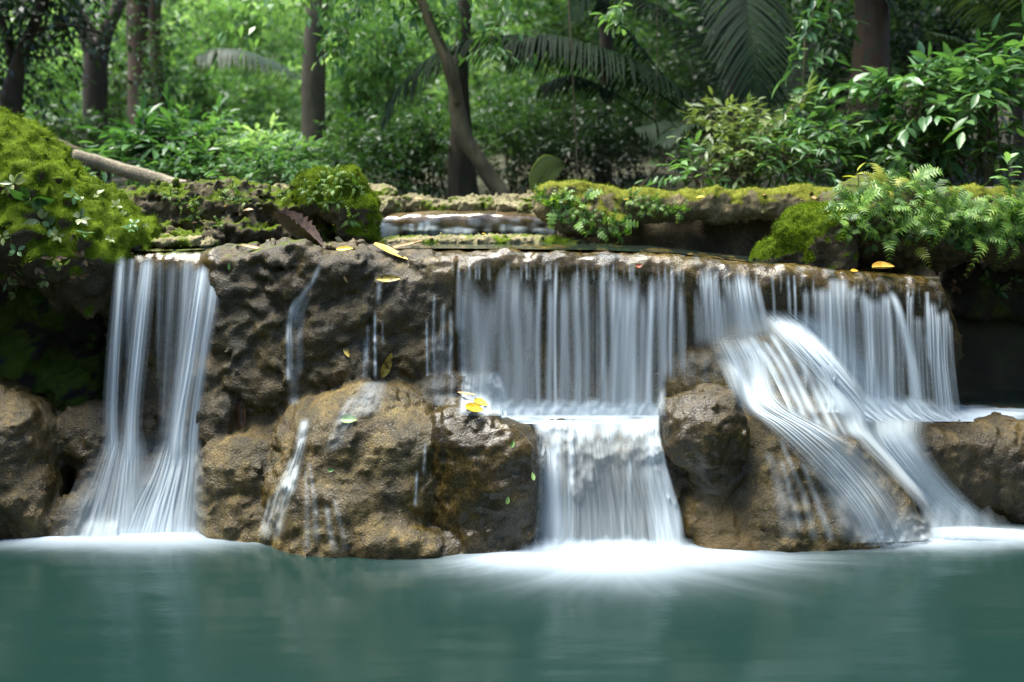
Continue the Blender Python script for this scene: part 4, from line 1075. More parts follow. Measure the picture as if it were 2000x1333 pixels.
def tree(name, label, trunk, mat, crown=None, forks=(), cat='tree', group=None, leafm='leaf_mid', k=16, rough=.12, extra=()):
    """trunk, forks: lists of (px, py, Y, radius px); crown: (px, py, Y, rx m, ry m, rz m, twigs, leaf length)."""
    pts = [P(a, b, Y) for a, b, Y, r in trunk]
    rad = [r * Y / F for a, b, Y, r in trunk]
    gz0 = ground_at(pts[0][0], pts[0][1])
    base = pts[0].copy(); base[2] = min(gz0, pts[0][2]) - .25
    pts = [base] + pts; rad = [rad[0] * 1.35] + rad
    e = empty(name, (base[0], base[1], base[2] + .25), label, cat, group)
    ts = [tube(pts, rad, k, rough, 8, len(label))]
    link('trunk', tubes_mesh('trunk', ts), mat, e)
    for fk in forks:
        link('branch', tubes_mesh('branch', [tube([P(a, b, Y) for a, b, Y, r in fk], [r * Y / F for a, b, Y, r in fk], 10, rough, 7, 3)]), mat, e)
    parts = []
    for cr in ([crown] if crown else []) + list(extra):
        cx, cy, Y, rx, ry, rz, ntw, L = cr[:8]
        c = P(cx, cy, Y)
        q = unit(rng.normal(size=(ntw, 3))) * (rng.random((ntw, 1)) ** .4)
        lump = 1 + .35 * fbm(q * 1.8 + c, 1.0, 2, 3)
        p = c + q * np.array([rx, ry, rz]) * lump[:, None]
        d = unit(q + rng.normal(0, .5, (ntw, 3)) + np.array([0, 0, -.1]))
        vv = np.clip(.5 + .6 * fbm(p * .9, 1.0, 2, 6) + rng.normal(0, .1, ntw), 0, 1)
        parts.append(twig_leaves(p, d, rng.uniform(.3, .8, ntw) * (1 + L), 9, L, L * .42, .45, .35, FAR if L < .22 else MID, var0=vv))
    if parts:
        link('crown', cat_mesh('crown', parts), M[leafm], e)
    return e

def frond_mesh(name, ctrl, npair, L, W, fwd=.6, droop=.5, vee=.15, taper='palm', rad=.018, var=.5, start=.12, curl=0.0, seg=5, up=ZUP):
    """A pinnate frond: rachis through ctrl points with paired drooping leaflets."""
    ctrl = np.array(ctrl, float)
    t = np.linspace(0, 1, len(ctrl))
    v = np.linspace(0, 1, npair * 2 + 8)
    pts = np.stack(curve([(a, *q) for a, q in zip(t, ctrl)], v), 1)
    VR, QR = tube(pts[::2], np.linspace(rad, rad * .2, len(pts[::2])), 5, sub=1)
    s = np.linspace(start, .995, npair)
    pos = np.stack(curve([(a, *q) for a, q in zip(t, ctrl)], s), 1)
    tan = unit(np.stack(curve([(a, *q) for a, q in zip(t, ctrl)], np.minimum(s + .01, 1)), 1) - np.stack(curve([(a, *q) for a, q in zip(t, ctrl)], s - .01), 1))
    side = unit(np.cross(tan, up)); nrm = np.cross(side, tan)
    if taper == 'palm': prof = (np.sin(np.clip((s - start) / (1 - start) * .86 + .14, 0, 1) * np.pi) ** .6) * .9 + .1
    else: prof = np.clip((1 - s) ** .75 * 1.05, .06, 1) * sst(start - .1, start + .12, s)
    Vs, Fs, As, o = [VR], [], [], len(VR)
    tris = [np.stack([QR[:, 0], QR[:, 1], QR[:, 2]], 1), np.stack([QR[:, 0], QR[:, 2], QR[:, 3]], 1)]
    As.append(np.full(len(VR), .3))
    for sg in (-1, 1):
        N = npair
        dr = unit(fwd * tan + sg * side * (1 - .25 * s[:, None]) + vee * nrm + rng.normal(0, .05, (N, 3)))
        w = W * (prof if taper != 'palm' else prof ** .4)
        u = np.linspace(0, 1, seg + 1)
        ln = L * prof * rng.uniform(.92, 1.06, N)
        c = pos[:, None] + dr[:, None] * (ln[:, None] * u)[..., None]
        c[..., 2] -= droop * ln[:, None] * u[None] ** 2
        if curl: c += tan[:, None] * (curl * ln[:, None] * u[None] ** 2)[..., None]
        wt = (np.sin(np.clip(u * .92 + .10, 0, 1) * np.pi) ** .7 if taper == 'palm' else np.array([.9, 1.0, .85, .62, .38, .06])[:seg + 1])
        wd = unit(np.cross(dr, nrm))
        half = wd[:, None] * (w[:, None] * wt[None])[..., None] * .5
        V = np.stack([c - half, c + half], 2).reshape(-1, 3)
        b = (np.arange(N) * (seg + 1) * 2)[:, None] + (np.arange(seg) * 2)[None] + o
        b = b.ravel()
        tris += [np.stack([b, b + 1, b + 3], 1), np.stack([b, b + 3, b + 2], 1)]
        Vs.append(V); o += len(V)
        As.append(np.repeat(np.clip(var + rng.normal(0, .18, N), 0, 1), (seg + 1) * 2))
    return mesh(name, np.concatenate(Vs), np.concatenate(tris), attrs={'var': np.concatenate(As)})

# ------------------------------------------------------------------ far forest, and the forest round the pool
def forest(xr, yr, zr, n, L, mat, seedv, name='forest'):
    p = np.stack([rng.uniform(*xr, n), rng.uniform(*yr, n), np.zeros(n)], 1)
    p[:, 2] = ground_z(p[:, 0], p[:, 1]) + rng.uniform(zr[0], zr[1], n)
    keep = fbm(p * np.array([.35, .35, .5]), 1.0, 3, seedv) > -.28
    p = p[keep]; n = len(p)
    d = unit(rng.normal(size=(n, 3)) + np.array([0, -.5, .1]))
    vv = np.clip(.5 + .7 * fbm(p * .5, 1.0, 3, seedv + 1), 0, 1)
    o = link(name, cat_mesh(name, [twig_leaves(p, d, rng.uniform(.5, 1.2, n), 8, L, L * .45, .4, .3, FAR, var0=vv)]), mat)
    return tag(o, kind='stuff')
forest((-24, 3), (24, 34), (-.3, 9), 9500, .26, M['leaf_bright'], 1)
forest((1, 26), (22, 32), (-.3, 8), 8500, .26, M['leaf_mid'], 2)
forest((-38, 6), (36, 60), (-.5, 20), 17000, .55, M['leaf_bright'], 3)
forest((2, 44), (34, 58), (-.5, 18), 14000, .55, M['leaf_mid'], 4)
# the wood that closes the clearing on the viewer's side and at both flanks
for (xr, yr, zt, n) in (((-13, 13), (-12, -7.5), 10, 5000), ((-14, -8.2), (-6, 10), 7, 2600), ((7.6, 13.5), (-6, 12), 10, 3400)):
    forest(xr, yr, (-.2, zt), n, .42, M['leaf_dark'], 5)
# ------------------------------------------------------------------ trees
tree('tree', 'dark forked tree whose trunk splits into a Y near the top left', [(187, 310, 17, 26), (185, 200, 17, 23), (187, 110, 17, 23), (190, 88, 17, 26)], M['bark_dark'],
     (150, -420, 17, 3.2, 2.6, 2.2, 220, .2), [[(184, 95, 17, 22), (165, 50, 17, 17), (140, 0, 16.9, 14), (90, -200, 16.8, 9)], [(194, 95, 17, 18), (215, 45, 17, 13), (238, -10, 17.1, 11), (280, -220, 17.2, 7)]], leafm='leaf_mid')
tree('tree', 'slim black leaning tree with a dense leafy crown at the upper left corner', [(12, 330, 14, 24), (22, 200, 14, 20), (40, 110, 14, 14), (70, 40, 14, 10), (110, -60, 14, 8)], M['bark_dark'],
     (50, -40, 14, 1.1, .9, .6, 300, .15), [[(30, 150, 14, 9), (10, 60, 14, 7), (-20, -20, 14, 5)], [(60, 60, 14, 6), (130, 50, 13.9, 4), (200, 65, 13.8, 3)]], leafm='leaf_dark',
     extra=[(110, 25, 14.6, .6, .5, .36, 90, .14), (10, 130, 14.3, .35, .5, .8, 140, .14), (60, -600, 14, 3, 2.5, 2.5, 150, .22)])
t_red = tree('tree', 'thick reddish-brown twin-stemmed tree with climbing leaves on its trunk', [(285, 300, 18.5, 36), (281, 200, 18.5, 30), (280, 100, 18.5, 30), (282, 0, 18.5, 32), (285, -300, 18.5, 28)], M['bark_red'],
     (300, -700, 18.5, 3.5, 3, 2.5, 180, .22), [[(325, 290, 18.2, 20), (318, 210, 18.2, 15), (305, 120, 18.2, 13), (300, 30, 18.2, 11), (310, -100, 18.2, 9)]], leafm='leaf_mid',
     extra=[(310, 40, 18, .35, .3, 1.0, 90, .13), (318, 150, 18.0, .14, .12, .8, 40, .11)])
tree('tree', 'straight grey-brown tree standing alone left of the centre', [(612, 330, 15.5, 30), (612, 240, 15.5, 24), (613, 140, 15.5, 23), (617, 40, 15.5, 22), (620, -60, 15.5, 21), (625, -420, 15.5, 17)], M['bark_grey'],
     (640, -640, 15.5, 3.2, 2.6, 2.0, 140, .2), leafm='leaf_bright', extra=[(700, 40, 15.8, .5, .5, .8, 60, .14)])
tree('tree', 'stout brown tree partly hidden by the curved pale stem in the centre', [(905, 400, 13.2, 32), (902, 330, 13.2, 26), (900, 240, 13.2, 20), (897, 160, 13.2, 17), (905, 60, 13.2, 14), (915, -200, 13.2, 12)], M['bark_brown'],
     (880, -420, 13.2, 2.8, 2.2, 1.6, 200, .2), leafm='leaf_mid')
tree('tree', 'slender pale stem that curves in an S before the stout brown tree', [(985, 400, 11.6, 17), (962, 355, 11.6, 16), (932, 310, 11.6, 15), (905, 262, 11.6, 17), (894, 215, 11.6, 16), (888, 170, 11.6, 13), (876, 128, 11.5, 12), (858, 85, 11.5, 11), (838, 40, 11.5, 10), (820, -10, 11.5, 9), (800, -90, 11.5, 8)], M['bark_vine'],
     (740, -130, 11.6, 1.6, 1.0, .7, 200, .17), [[(893, 200, 11.5, 8), (880, 140, 11.4, 8), (850, 78, 11.4, 7), (826, 0, 11.4, 6)]], leafm='leaf_light', rough=.2)
tree('tree', 'reddish peeling trunk rising behind the big-leaved shrub at the right', [(1690, 330, 13.5, 44), (1696, 200, 13.5, 37), (1702, 100, 13.5, 34), (1704, 0, 13.5, 33), (1708, -350, 13.5, 29)], M['bark_red'],
     (1650, -560, 13.5, 4.5, 3.5, 1.6, 420, .24), leafm='leaf_dark')
tree('tree', 'thin dark tree deep in the wood between the forked and the reddish trunk', [(400, 120, 24, 7), (405, 60, 24, 6), (412, 0, 24, 6), (420, -200, 24, 5)], M['bark_dark'], (430, -300, 24, 2.4, 2, 1.6, 180, .24), leafm='leaf_bright')
# more canopy, added to shade the right-hand slope (crowns above the picture)
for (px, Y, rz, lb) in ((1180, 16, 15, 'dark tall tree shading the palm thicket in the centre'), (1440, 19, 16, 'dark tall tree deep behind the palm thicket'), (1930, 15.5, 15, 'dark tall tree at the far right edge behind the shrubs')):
    tree('tree', lb, [(px, 240, Y, 15), (px + 5, 100, Y, 13), (px - 4, -50, Y, 12), (px, -400, Y, 11)], M['bark_dark'], (px, -560 * 15 / Y, Y, 4.2, 3.6, 1.8, 480, .26), leafm='leaf_dark', group='tall trees added to shade the slope')

# ------------------------------------------------------------------ palms
def palm(name, label, fronds, mat, group=None, stemw=None):
    b = fronds[0]['c'][0]
    c0 = P(*b)
    e = empty(name, (c0[0], c0[1], ground_at(c0[0], c0[1])), label, 'palm', group)
    if stemw:
        link('trunk', tubes_mesh('trunk', [tube([np.array([c0[0], c0[1], ground_at(c0[0], c0[1]) - .3]), c0 + np.array([0, 0, .05])], [stemw * 1.2, stemw], 10, .2)]), M['bark_dark'], e)
    for f in fronds:
        f = dict(f)
        ctrl = [P(*q) for q in f.pop('c')]
        link('frond', frond_mesh('frond', ctrl, **f), M[f['mat']] if 'mat' in f else mat, e)
    return e
palm('palm', 'dark palm with long arching fronds that hang over the centre', [
    dict(c=[(1465, 330, 13.2), (1390, 235, 13), (1290, 150, 12.8), (1170, 95, 12.5), (1060, 70, 12.3), (985, 90, 12.2)], npair=80, L=.62, W=.036, droop=1.0, fwd=.35, start=.3),
    dict(c=[(1455, 330, 13.0), (1330, 215, 13), (1180, 120, 12.9), (1020, 72, 12.7), (880, 90, 12.5), (790, 160, 12.3), (745, 240, 12.2)], npair=105, L=.62, W=.034, droop=.75, fwd=.5, start=.32),
    dict(c=[(1475, 330, 13.3), (1450, 180, 13.6), (1400, 60, 14), (1330, -40, 14.3), (1240, -90, 14.5)], npair=56, L=.7, W=.05, droop=.6, fwd=.5, start=.35),
    dict(c=[(1480, 330, 13.2), (1400, 280, 12.6), (1310, 240, 12.2), (1240, 250, 11.9)], npair=40, L=.45, W=.04, droop=.8, fwd=.5, start=.45),
    dict(c=[(1485, 335, 13.4), (1530, 200, 14), (1600, 80, 14.6), (1690, 10, 15)], npair=50, L=.6, W=.05, droop=.6, fwd=.5, start=.35),
    dict(c=[(1460, 335, 13.3), (1380, 240, 13.1), (1280, 130, 13.0), (1190, 20, 13.0), (1100, -60, 13.0)], npair=60, L=.6, W=.034, droop=.7, fwd=.5, start=.5),
    dict(c=[(1450, 335, 13.6), (1330, 270, 13.4), (1210, 190, 13.2), (1120, 150, 13.1), (1060, 165, 13)], npair=50, L=.5, W=.034, droop=.8, fwd=.5, start=.5),
    dict(c=[(1470, 330, 13.5), (1420, 150, 14.4), (1300, 20, 15.2), (1130, -30, 15.6)], npair=60, L=.7, W=.05, droop=.7, fwd=.5, start=.3)], M['palm'], stemw=.13)
palm('palm', 'palm with one broad dark fan-like frond hanging tip-down at the upper right', [
    dict(c=[(1440, -260, 13.8), (1445, -120, 13.0), (1455, -10, 12.4), (1468, 90, 12.0), (1482, 205, 11.8)], npair=84, L=.74, W=.034, droop=.35, fwd=.75, start=.12, vee=.1),
    dict(c=[(1440, -260, 13.8), (1300, -200, 13.2), (1180, -90, 12.8), (1120, 40, 12.6)], npair=60, L=.6, W=.05, droop=.6, fwd=.6, start=.12),
    dict(c=[(1440, -260, 13.8), (1580, -190, 13.4), (1680, -60, 13.2), (1760, 20, 13)], npair=50, L=.6, W=.05, droop=.6, fwd=.6, start=.12)], M['palm'], stemw=.14)
palm('palm', 'distant pale palm frond reaching between the two straight trunks', [
    dict(c=[(640, 230, 19), (580, 150, 18.4), (500, 108, 17.8), (430, 95, 17.4), (385, 110, 17.2)], npair=46, L=.55, W=.06, droop=1.0, fwd=.35, start=.25),
    dict(c=[(645, 230, 19), (690, 150, 18.8), (760, 110, 18.6)], npair=36, L=.5, W=.06, droop=.7, fwd=.4, start=.25)], M['palm_pale'], stemw=.08)
palm('palm', 'pale drooping palm fronds at the upper right corner', [
    dict(c=[(1990, 200, 12.6), (1935, 135, 12.4), (1870, 82, 12.2), (1812, 62, 12.1)], npair=40, L=.24, W=.04, droop=.6, fwd=.45, start=.2),
    dict(c=[(1990, 200, 12.6), (1960, 60, 12.6), (1880, -30, 12.4), (1770, -40, 12.2)], npair=44, L=.5, W=.05, droop=.8, fwd=.45, start=.2),
    dict(c=[(2000, 200, 12.6), (2030, 80, 12.4), (2010, -10, 12.2), (1930, -30, 12.0)], npair=44, L=.55, W=.05, droop=.9, fwd=.4, start=.2)], M['palm_pale'], stemw=.06)
palm('palm', 'low grey-green palm seedling beside the yellowish shrub', [
    dict(c=[(1420, 345, 11.6), (1385, 270, 11.4), (1335, 245, 11.2), (1290, 280, 11.0)], npair=34, L=.34, W=.035, droop=.5, fwd=.7, start=.25),
    dict(c=[(1420, 345, 11.6), (1350, 310, 11.2), (1310, 320, 11.0)], npair=26, L=.3, W=.035, droop=.6, fwd=.6, start=.3)], M['palm'])
# one pale pleated leaf at the foot of the S-shaped stem
e = empty('seedling_palm', P(1040, 385, 10.8), 'single pale pleated leaf standing right of the S-shaped stem', 'plant')
U, W_ = np.meshgrid(np.linspace(-1, 1, 25), np.linspace(0, 1, 20), indexing='ij')
ctr = np.array([P(1042, 392, 10.8), P(1050, 360, 10.75), P(1074, 325, 10.7), P(1104, 318, 10.65)])
cc = np.stack(curve([(i / 3, *q) for i, q in enumerate(ctr)], W_[0]), 1)
wd = .15 * np.sin(np.clip(W_ * .9 + .1, 0, 1) * np.pi) ** .7
V = cc[None] + np.stack([U * wd * .55, -.05 * np.abs(U) * 0 + .02 * np.cos(U * 40), -U * wd * .9], -1)
link('blade', mesh('blade', V.reshape(-1, 3), grid_faces(25, 20), attrs={'var': np.clip(.5 + .3 * np.cos(U * 40), 0, 1).ravel()}), M['leaf_pale'], e)
link('stem', tubes_mesh('stem', [tube([P(1038, 410, 10.85), P(1041, 395, 10.8), P(1050, 360, 10.75), P(1074, 325, 10.7)], [.012, .01, .008, .003], 5)]), M['stem'], e)

# ------------------------------------------------------------------ shrubs and hanging branches
GL = 'light-leaved plants behind the pitted rock bank'
for a in [
    ('light green broad-leaved plant at the foot of the reddish trunk', 300, 312, 12.2, 55, 40, .5, 75, 8, .27, .085, 'leaf_light', BIG),
    ('lush light green plant with long lance leaves behind the slanting log', 370, 300, 12.4, 70, 50, .6, 90, 9, .24, .075, 'leaf_light', BIG),
    ('sunlit plant with narrow leaves left of the straight grey tree', 480, 318, 12.6, 80, 40, .6, 110, 9, .22, .06, 'leaf_bright', BIG),
    ('leafy plant against the base of the straight grey tree', 560, 332, 13.0, 60, 34, .5, 90, 9, .22, .07, 'leaf_light', BIG),
    ('low bushy plant along the pitted rock bank', 420, 345, 11.6, 110, 26, .4, 110, 8, .13, .05, 'leaf_light', MID),
    ('low mid-green plant beside the pale fallen stub', 550, 350, 11.4, 70, 24, .4, 80, 8, .13, .05, 'leaf_light', MID)]:
    shrub('shrub', a[0], a[1], a[2], a[3], a[4], a[5], a[6], a[7], a[8], a[9], a[10], M[a[11]], GL, a[12])
GF = 'bushes on the sunlit slope'
for (lb, px, py, Y, rx, ry, rd, n, L, W, mt) in [
    ('tall sunlit bush glowing between the dark trees at the left', 115, 160, 21, 80, 110, 1.0, 260, .2, .09, 'leaf_bright'),
    ('dim bush at the foot of the dark forked tree', 110, 270, 16, 90, 50, .8, 160, .15, .07, 'leaf_mid'),
    ('mid-green bush between the forked and the reddish trunk', 230, 200, 20, 50, 120, 1.0, 240, .17, .07, 'leaf_mid'),
    ('tall light bush right of the reddish trunk', 390, 200, 19, 70, 90, 1.0, 260, .17, .07, 'leaf_light'),
    ('yellow-green bush behind the distant palm frond', 490, 210, 21, 90, 80, 1.0, 300, .18, .07, 'leaf_bright'),
    ('bright bush above the distant palm frond', 470, 40, 22, 110, 70, 1.2, 320, .19, .08, 'leaf_bright'),
    ('pale green bush right of the straight grey tree', 690, 190, 18, 60, 110, 1.0, 300, .16, .06, 'leaf_light'),
    ('bright green bush beneath the drooping frond tip', 720, 300, 14, 80, 60, .8, 280, .13, .055, 'leaf_mid'),
    ('shaded green bush left of the stout brown tree', 830, 300, 14, 60, 80, .8, 260, .13, .055, 'leaf_mid'),
    ('light bush filling the gap above the drooping frond', 760, 120, 17, 80, 90, 1.0, 300, .17, .065, 'leaf_light'),
    ('green bush low behind the cream stone', 690, 350, 12.6, 70, 30, .5, 140, .11, .05, 'leaf_mid')]:
    shrub('shrub', lb, px, py, Y, rx, ry, rd, n, 9, L, W, M[mt], GF, FAR if Y > 15 else MID, stems=3)
GS = 'small-leaved bushes on the shaded slope'
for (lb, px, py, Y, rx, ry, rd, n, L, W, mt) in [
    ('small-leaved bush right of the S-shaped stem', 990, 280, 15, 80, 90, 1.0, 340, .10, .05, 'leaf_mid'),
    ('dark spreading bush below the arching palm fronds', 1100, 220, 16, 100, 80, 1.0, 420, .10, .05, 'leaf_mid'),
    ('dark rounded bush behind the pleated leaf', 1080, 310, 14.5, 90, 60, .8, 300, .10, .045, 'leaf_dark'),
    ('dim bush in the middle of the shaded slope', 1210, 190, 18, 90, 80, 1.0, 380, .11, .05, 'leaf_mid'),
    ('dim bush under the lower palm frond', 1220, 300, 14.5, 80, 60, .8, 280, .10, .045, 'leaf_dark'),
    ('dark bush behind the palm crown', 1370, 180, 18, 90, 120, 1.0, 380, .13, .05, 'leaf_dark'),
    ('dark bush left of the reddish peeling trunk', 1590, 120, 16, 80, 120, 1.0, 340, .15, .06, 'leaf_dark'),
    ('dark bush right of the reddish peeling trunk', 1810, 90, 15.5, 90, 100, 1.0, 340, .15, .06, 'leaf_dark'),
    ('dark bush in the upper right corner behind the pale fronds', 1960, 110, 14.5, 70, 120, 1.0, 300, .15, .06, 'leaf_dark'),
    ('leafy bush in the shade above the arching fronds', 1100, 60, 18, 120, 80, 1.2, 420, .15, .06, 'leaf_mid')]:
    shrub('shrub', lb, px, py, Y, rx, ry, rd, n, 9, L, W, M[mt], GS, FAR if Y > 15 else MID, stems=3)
GR = 'large-leaved shrubs on the right bank'
for (lb, px, py, Y, rx, ry, rd, n, m_, L, W, mt) in [
    ('yellowish small-leaved shrub behind the mossy log', 1450, 300, 10.9, 62, 55, .5, 85, 9, .12, .045, 'leaf_pale'),
    ('light yellow-green sprig at the left of the yellowish shrub', 1400, 250, 11.2, 55, 22, .3, 26, 8, .16, .05, 'leaf_pale'),
    ('fresh green rosette low beside the mossy log', 1362, 345, 10.6, 30, 22, .25, 18, 7, .17, .055, 'leaf_light'),
    ('narrow-leaved shrub low at the right of the yellowish shrub', 1560, 310, 10.8, 80, 50, .5, 75, 9, .17, .045, 'leaf_light'),
    ('mid-green leafy shrub between the log and the peeling trunk', 1640, 260, 11.4, 90, 85, .6, 60, 9, .20, .07, 'leaf_big'),
    ('glossy big-leaved shrub right of the peeling trunk', 1780, 210, 10.8, 90, 80, .6, 46, 9, .25, .095, 'leaf_big'),
    ('broad light-leaved shrub at the right edge', 1930, 190, 10.6, 80, 75, .6, 46, 9, .25, .09, 'leaf_light'),
    ('dark-leaved shrub low behind the ferns', 1850, 310, 10.9, 110, 50, .5, 75, 9, .19, .065, 'leaf_mid'),
    ('dense dim shrub behind the fern clump', 1720, 330, 11.2, 90, 40, .5, 80, 9, .15, .06, 'leaf_mid')]:
    shrub('shrub', lb, px, py, Y, rx, ry, rd, n, m_, L, W, M[mt], GR, BIG, droop=.3, hang=.45)

def hanging(label, path, leaves_, L, W, mat, group='leafy branches hanging into view', m=7, tpl=BIG, spread=.25):
    pts = [P(*q) for q in path]
    e = empty('branch', pts[0], label, 'branch', group)
    link('stem', tubes_mesh('stem', [tube(pts, np.linspace(.012, .004, len(pts)), 5, sub=5)]), M['stem'], e)
    t = rng.random(leaves_) ** .8
    p = np.stack(curve([(i / (len(pts) - 1), *q) for i, q in enumerate(pts)], t), 1)
    d = rng.normal(size=(leaves_, 3)) + np.array([0, -.3, -.1])
    link('foliage', cat_mesh('foliage', [twig_leaves(p, d, rng.uniform(.6, 1.4, leaves_) * spread, m, L, W, .4, .4, tpl)]), mat, e)
hanging('light green leafy branch before the arching palm frond', [(1010, -60, 11.4), (985, 20, 11.3), (960, 70, 11.2), (955, 115, 11.1)], 16, .17, .05, M['leaf_light'])
hanging('leafy branch crossing the top of the S-shaped stem', [(760, -60, 11.8), (800, 0, 11.7), (850, 30, 11.6), (900, 45, 11.6)], 22, .14, .05, M['leaf_light'])
hanging('bright sprig with a few broad leaves over the dark frond', [(1240, -50, 11.5), (1215, 0, 11.4), (1205, 50, 11.3), (1180, 60, 11.3)], 9, .16, .06, M['leaf_bright'])
hanging('hanging vine branch with leaves left of the peeling trunk', [(1600, -50, 11.6), (1585, 40, 11.5), (1572, 120, 11.4), (1568, 190, 11.4), (1545, 225, 11.3)], 22, .20, .065, M['leaf_big'])
hanging('pale leaf sprig hanging at the end of the vine', [(1590, 170, 11.0), (1560, 205, 10.9), (1525, 225, 10.8), (1505, 235, 10.8)], 8, .19, .07, M['leaf_pale'], spread=.18)
hanging('leafy vine falling in front of the dark corner at the right', [(1640, -40, 11.8), (1625, 30, 11.8), (1618, 100, 11.7)], 14, .18, .06, M['leaf_mid'])
hanging('sunlit leafy branch at the top left of the centre', [(720, -80, 12.5), (700, 0, 12.4), (670, 60, 12.4), (655, 110, 12.3)], 34, .15, .06, M['leaf_bright'], spread=.35)
hanging('leafy branch beside the straight grey tree', [(560, -80, 14.5), (600, -10, 14.5), (650, 30, 14.4), (700, 80, 14.4)], 34, .15, .06, M['leaf_light'], spread=.4)
def vine(label, path, r=.007):
    o = link('vine', tubes_mesh('vine', [tube([P(*q) for q in path], [r] * len(path), 6, sub=6)]), M['bark_vine'])
    tag(o, label, 'vine', 'thin vines hanging from the canopy')
vine('thin straight vine hanging to the mossy log right of the pleated leaf', [(1108, -60, 12), (1116, 100, 12), (1122, 220, 12), (1130, 380, 12)], .012)
vine('very thin vine dropping in the dark beside the palm thicket', [(1282, -40, 12.4), (1284, 120, 12.4), (1276, 240, 12.4), (1268, 300, 12.4)])
vine('twisted pale vine that loops down left of the peeling trunk', [(1572, 60, 11.6), (1570, 150, 11.5), (1566, 190, 11.4), (1548, 205, 11.4), (1530, 230, 11.3), (1560, 290, 11.2)], .012)
vine('short curling vine beside the peeling trunk', [(1622, -30, 11.9), (1616, 50, 11.8), (1622, 100, 11.8), (1612, 130, 11.8)], .008)
vine('thin upright twig among the bushes left of the stout brown tree', [(845, 400, 13.5), (846, 330, 13.5), (843, 250, 13.5)], .012)
vine('dead leaning branch in the dark hollow of the palm thicket', [(1245, 375, 12), (1290, 320, 12.1), (1325, 270, 12.2), (1345, 240, 12.3)], .02)
vine('fallen branch lying behind the mossy slope at the left', [(95, 270, 12.5), (120, 278, 12.5), (150, 292, 12.4), (180, 300, 12.4)], .03)

# slanting weathered timber behind the mossy slope
def timber(label, a, b, hw, hd):
    p0, p1 = np.array(P(*a)), np.array(P(*b))
    n = 40; t = np.linspace(0, 1, n)
    prof = np.array([(-hd, -hw), (hd, -hw), (hd, hw * .7), (hd * .7, hw), (-hd * .6, hw), (-hd, hw * .75)])
    c = p0 + (p1 - p0) * t[:, None]
    V = np.repeat(c[:, None], len(prof), 1)
    V[..., 1] += prof[None, :, 0]; V[..., 2] += prof[None, :, 1]
    V = V.reshape(-1, 3)
    V = V + .018 * np.stack([0 * V[:, 0], fbm(V * np.array([2, 8, 8]), 1, 3, 2), fbm(V * np.array([2, 8, 8]), 1, 3, 3)], 1)
    k = len(prof)
    i = np.arange(n - 1)[:, None] * k; j = np.arange(k)[None]; j2 = (j + 1) % k
    Q = np.stack([i + j, i + j2, i + k + j2, i + k + j], -1).reshape(-1, 4)
    me = mesh('fallen_timber', V, [Q, np.array([list(range(k))[::-1], [(n - 1) * k + q for q in range(k)]])], smooth=False, attrs={'moss': np.full(len(V), .2), 'wet': np.zeros(len(V))})
    return tag(link('fallen_timber', me, M['timber']), label, 'log')
M['timber'] = rock_mat('weathered_timber', (.06, .05, .035), (.22, .19, .13), (.5, .46, .36), rough_dry=.85, bump=.4)
timber('weathered grey squared log slanting down behind the mossy slope', (150, 306, 9.9), (420, 384, 9.9), .07, .10)
timber('straight grey timber lying behind the fern clump at the right', (1640, 376, 9.9), (2250, 374, 9.9), .045, .12)
# ------------------------------------------------------------------ ferns and small plants on the rocks
def make_fern(label, group, nf, length, seed, mat, hang=.5, npair=15, L=.088, W=.025):
    e = empty('fern', (0, 0, 0), label, 'fern', group)
    r0 = np.random.default_rng(seed)
    for i in range(nf):
        a = 2 * math.pi * i / nf + r0.normal(0, .3)
        ln = length * r0.uniform(.7, 1.1)
        dx, dy = math.cos(a), math.sin(a)
        upv = r0.uniform(.35, .8)
        ctrl = [np.array([0, 0, 0]), np.array([dx * .3, dy * .3, upv * .5]) * ln, np.array([dx * .68, dy * .68, upv * .62]) * ln, np.array([dx, dy, upv * .62 - hang]) * ln]
        link('frond', frond_mesh('frond', ctrl, npair, L * ln / .3, W * ln / .3, .45, .25, .12, 'fern', .0035, r0.uniform(.25, .85), .16), mat, e)
    return e
def children(o): return [c for c in bpy.data.objects if c.parent == o]
def copy_tree(src, kids):
    c = src.copy(); COL.objects.link(c)
    for k in kids:
        d = k.copy(); COL.objects.link(d); d.parent = c
    return c
FERN_LABEL = 'light green fern in the dense clump draped over the right bank'
FG = 'ferns draped over the right bank'
def spread_ferns(protos, spots, keys, lift=.01, lean=.55, label=None, smin_=.8, smax=1.25):
    kk = [children(p) for p in protos]
    sp = np.array(spots, float)
    pos, t = trace(sp[:, 0], sp[:, 1], keys)
    fld = field(keys)
    N = grad(fld, pos)
    used = set()
    for i in range(len(sp)):
        j = i % len(protos)
        if j in used: o = copy_tree(protos[j], kk[j])
        else: o = protos[j]; used.add(j)
        z = Vector((unit((N[i] * lean + ZUP * (1 - lean) + np.array([0, -.25, 0]))[None])[0]).tolist())
        o.rotation_mode = 'QUATERNION'
        o.rotation_quaternion = z.to_track_quat('Z', 'Y') @ Quaternion((0, 0, 1), float(rng.uniform(0, 6.28)))
        o.location = (pos[i] + N[i] * lift).tolist()
        s = float(sp[i, 2]) if sp.shape[1] > 2 else float(rng.uniform(smin_, smax))
        o.scale = (s, s, s)
        if label: o['label'] = label
BK = ['bank', 'stump', 'log', 'hollow']
pf = [make_fern(FERN_LABEL, FG, 6, .30, 1, M['fern'], .7), make_fern(FERN_LABEL, FG, 5, .30, 2, M['fern'], .9), make_fern(FERN_LABEL, FG, 6, .24, 3, M['fern'], .5), make_fern(FERN_LABEL, FG, 5, .34, 4, M['fern'], 1.0, 17)]
spots = []
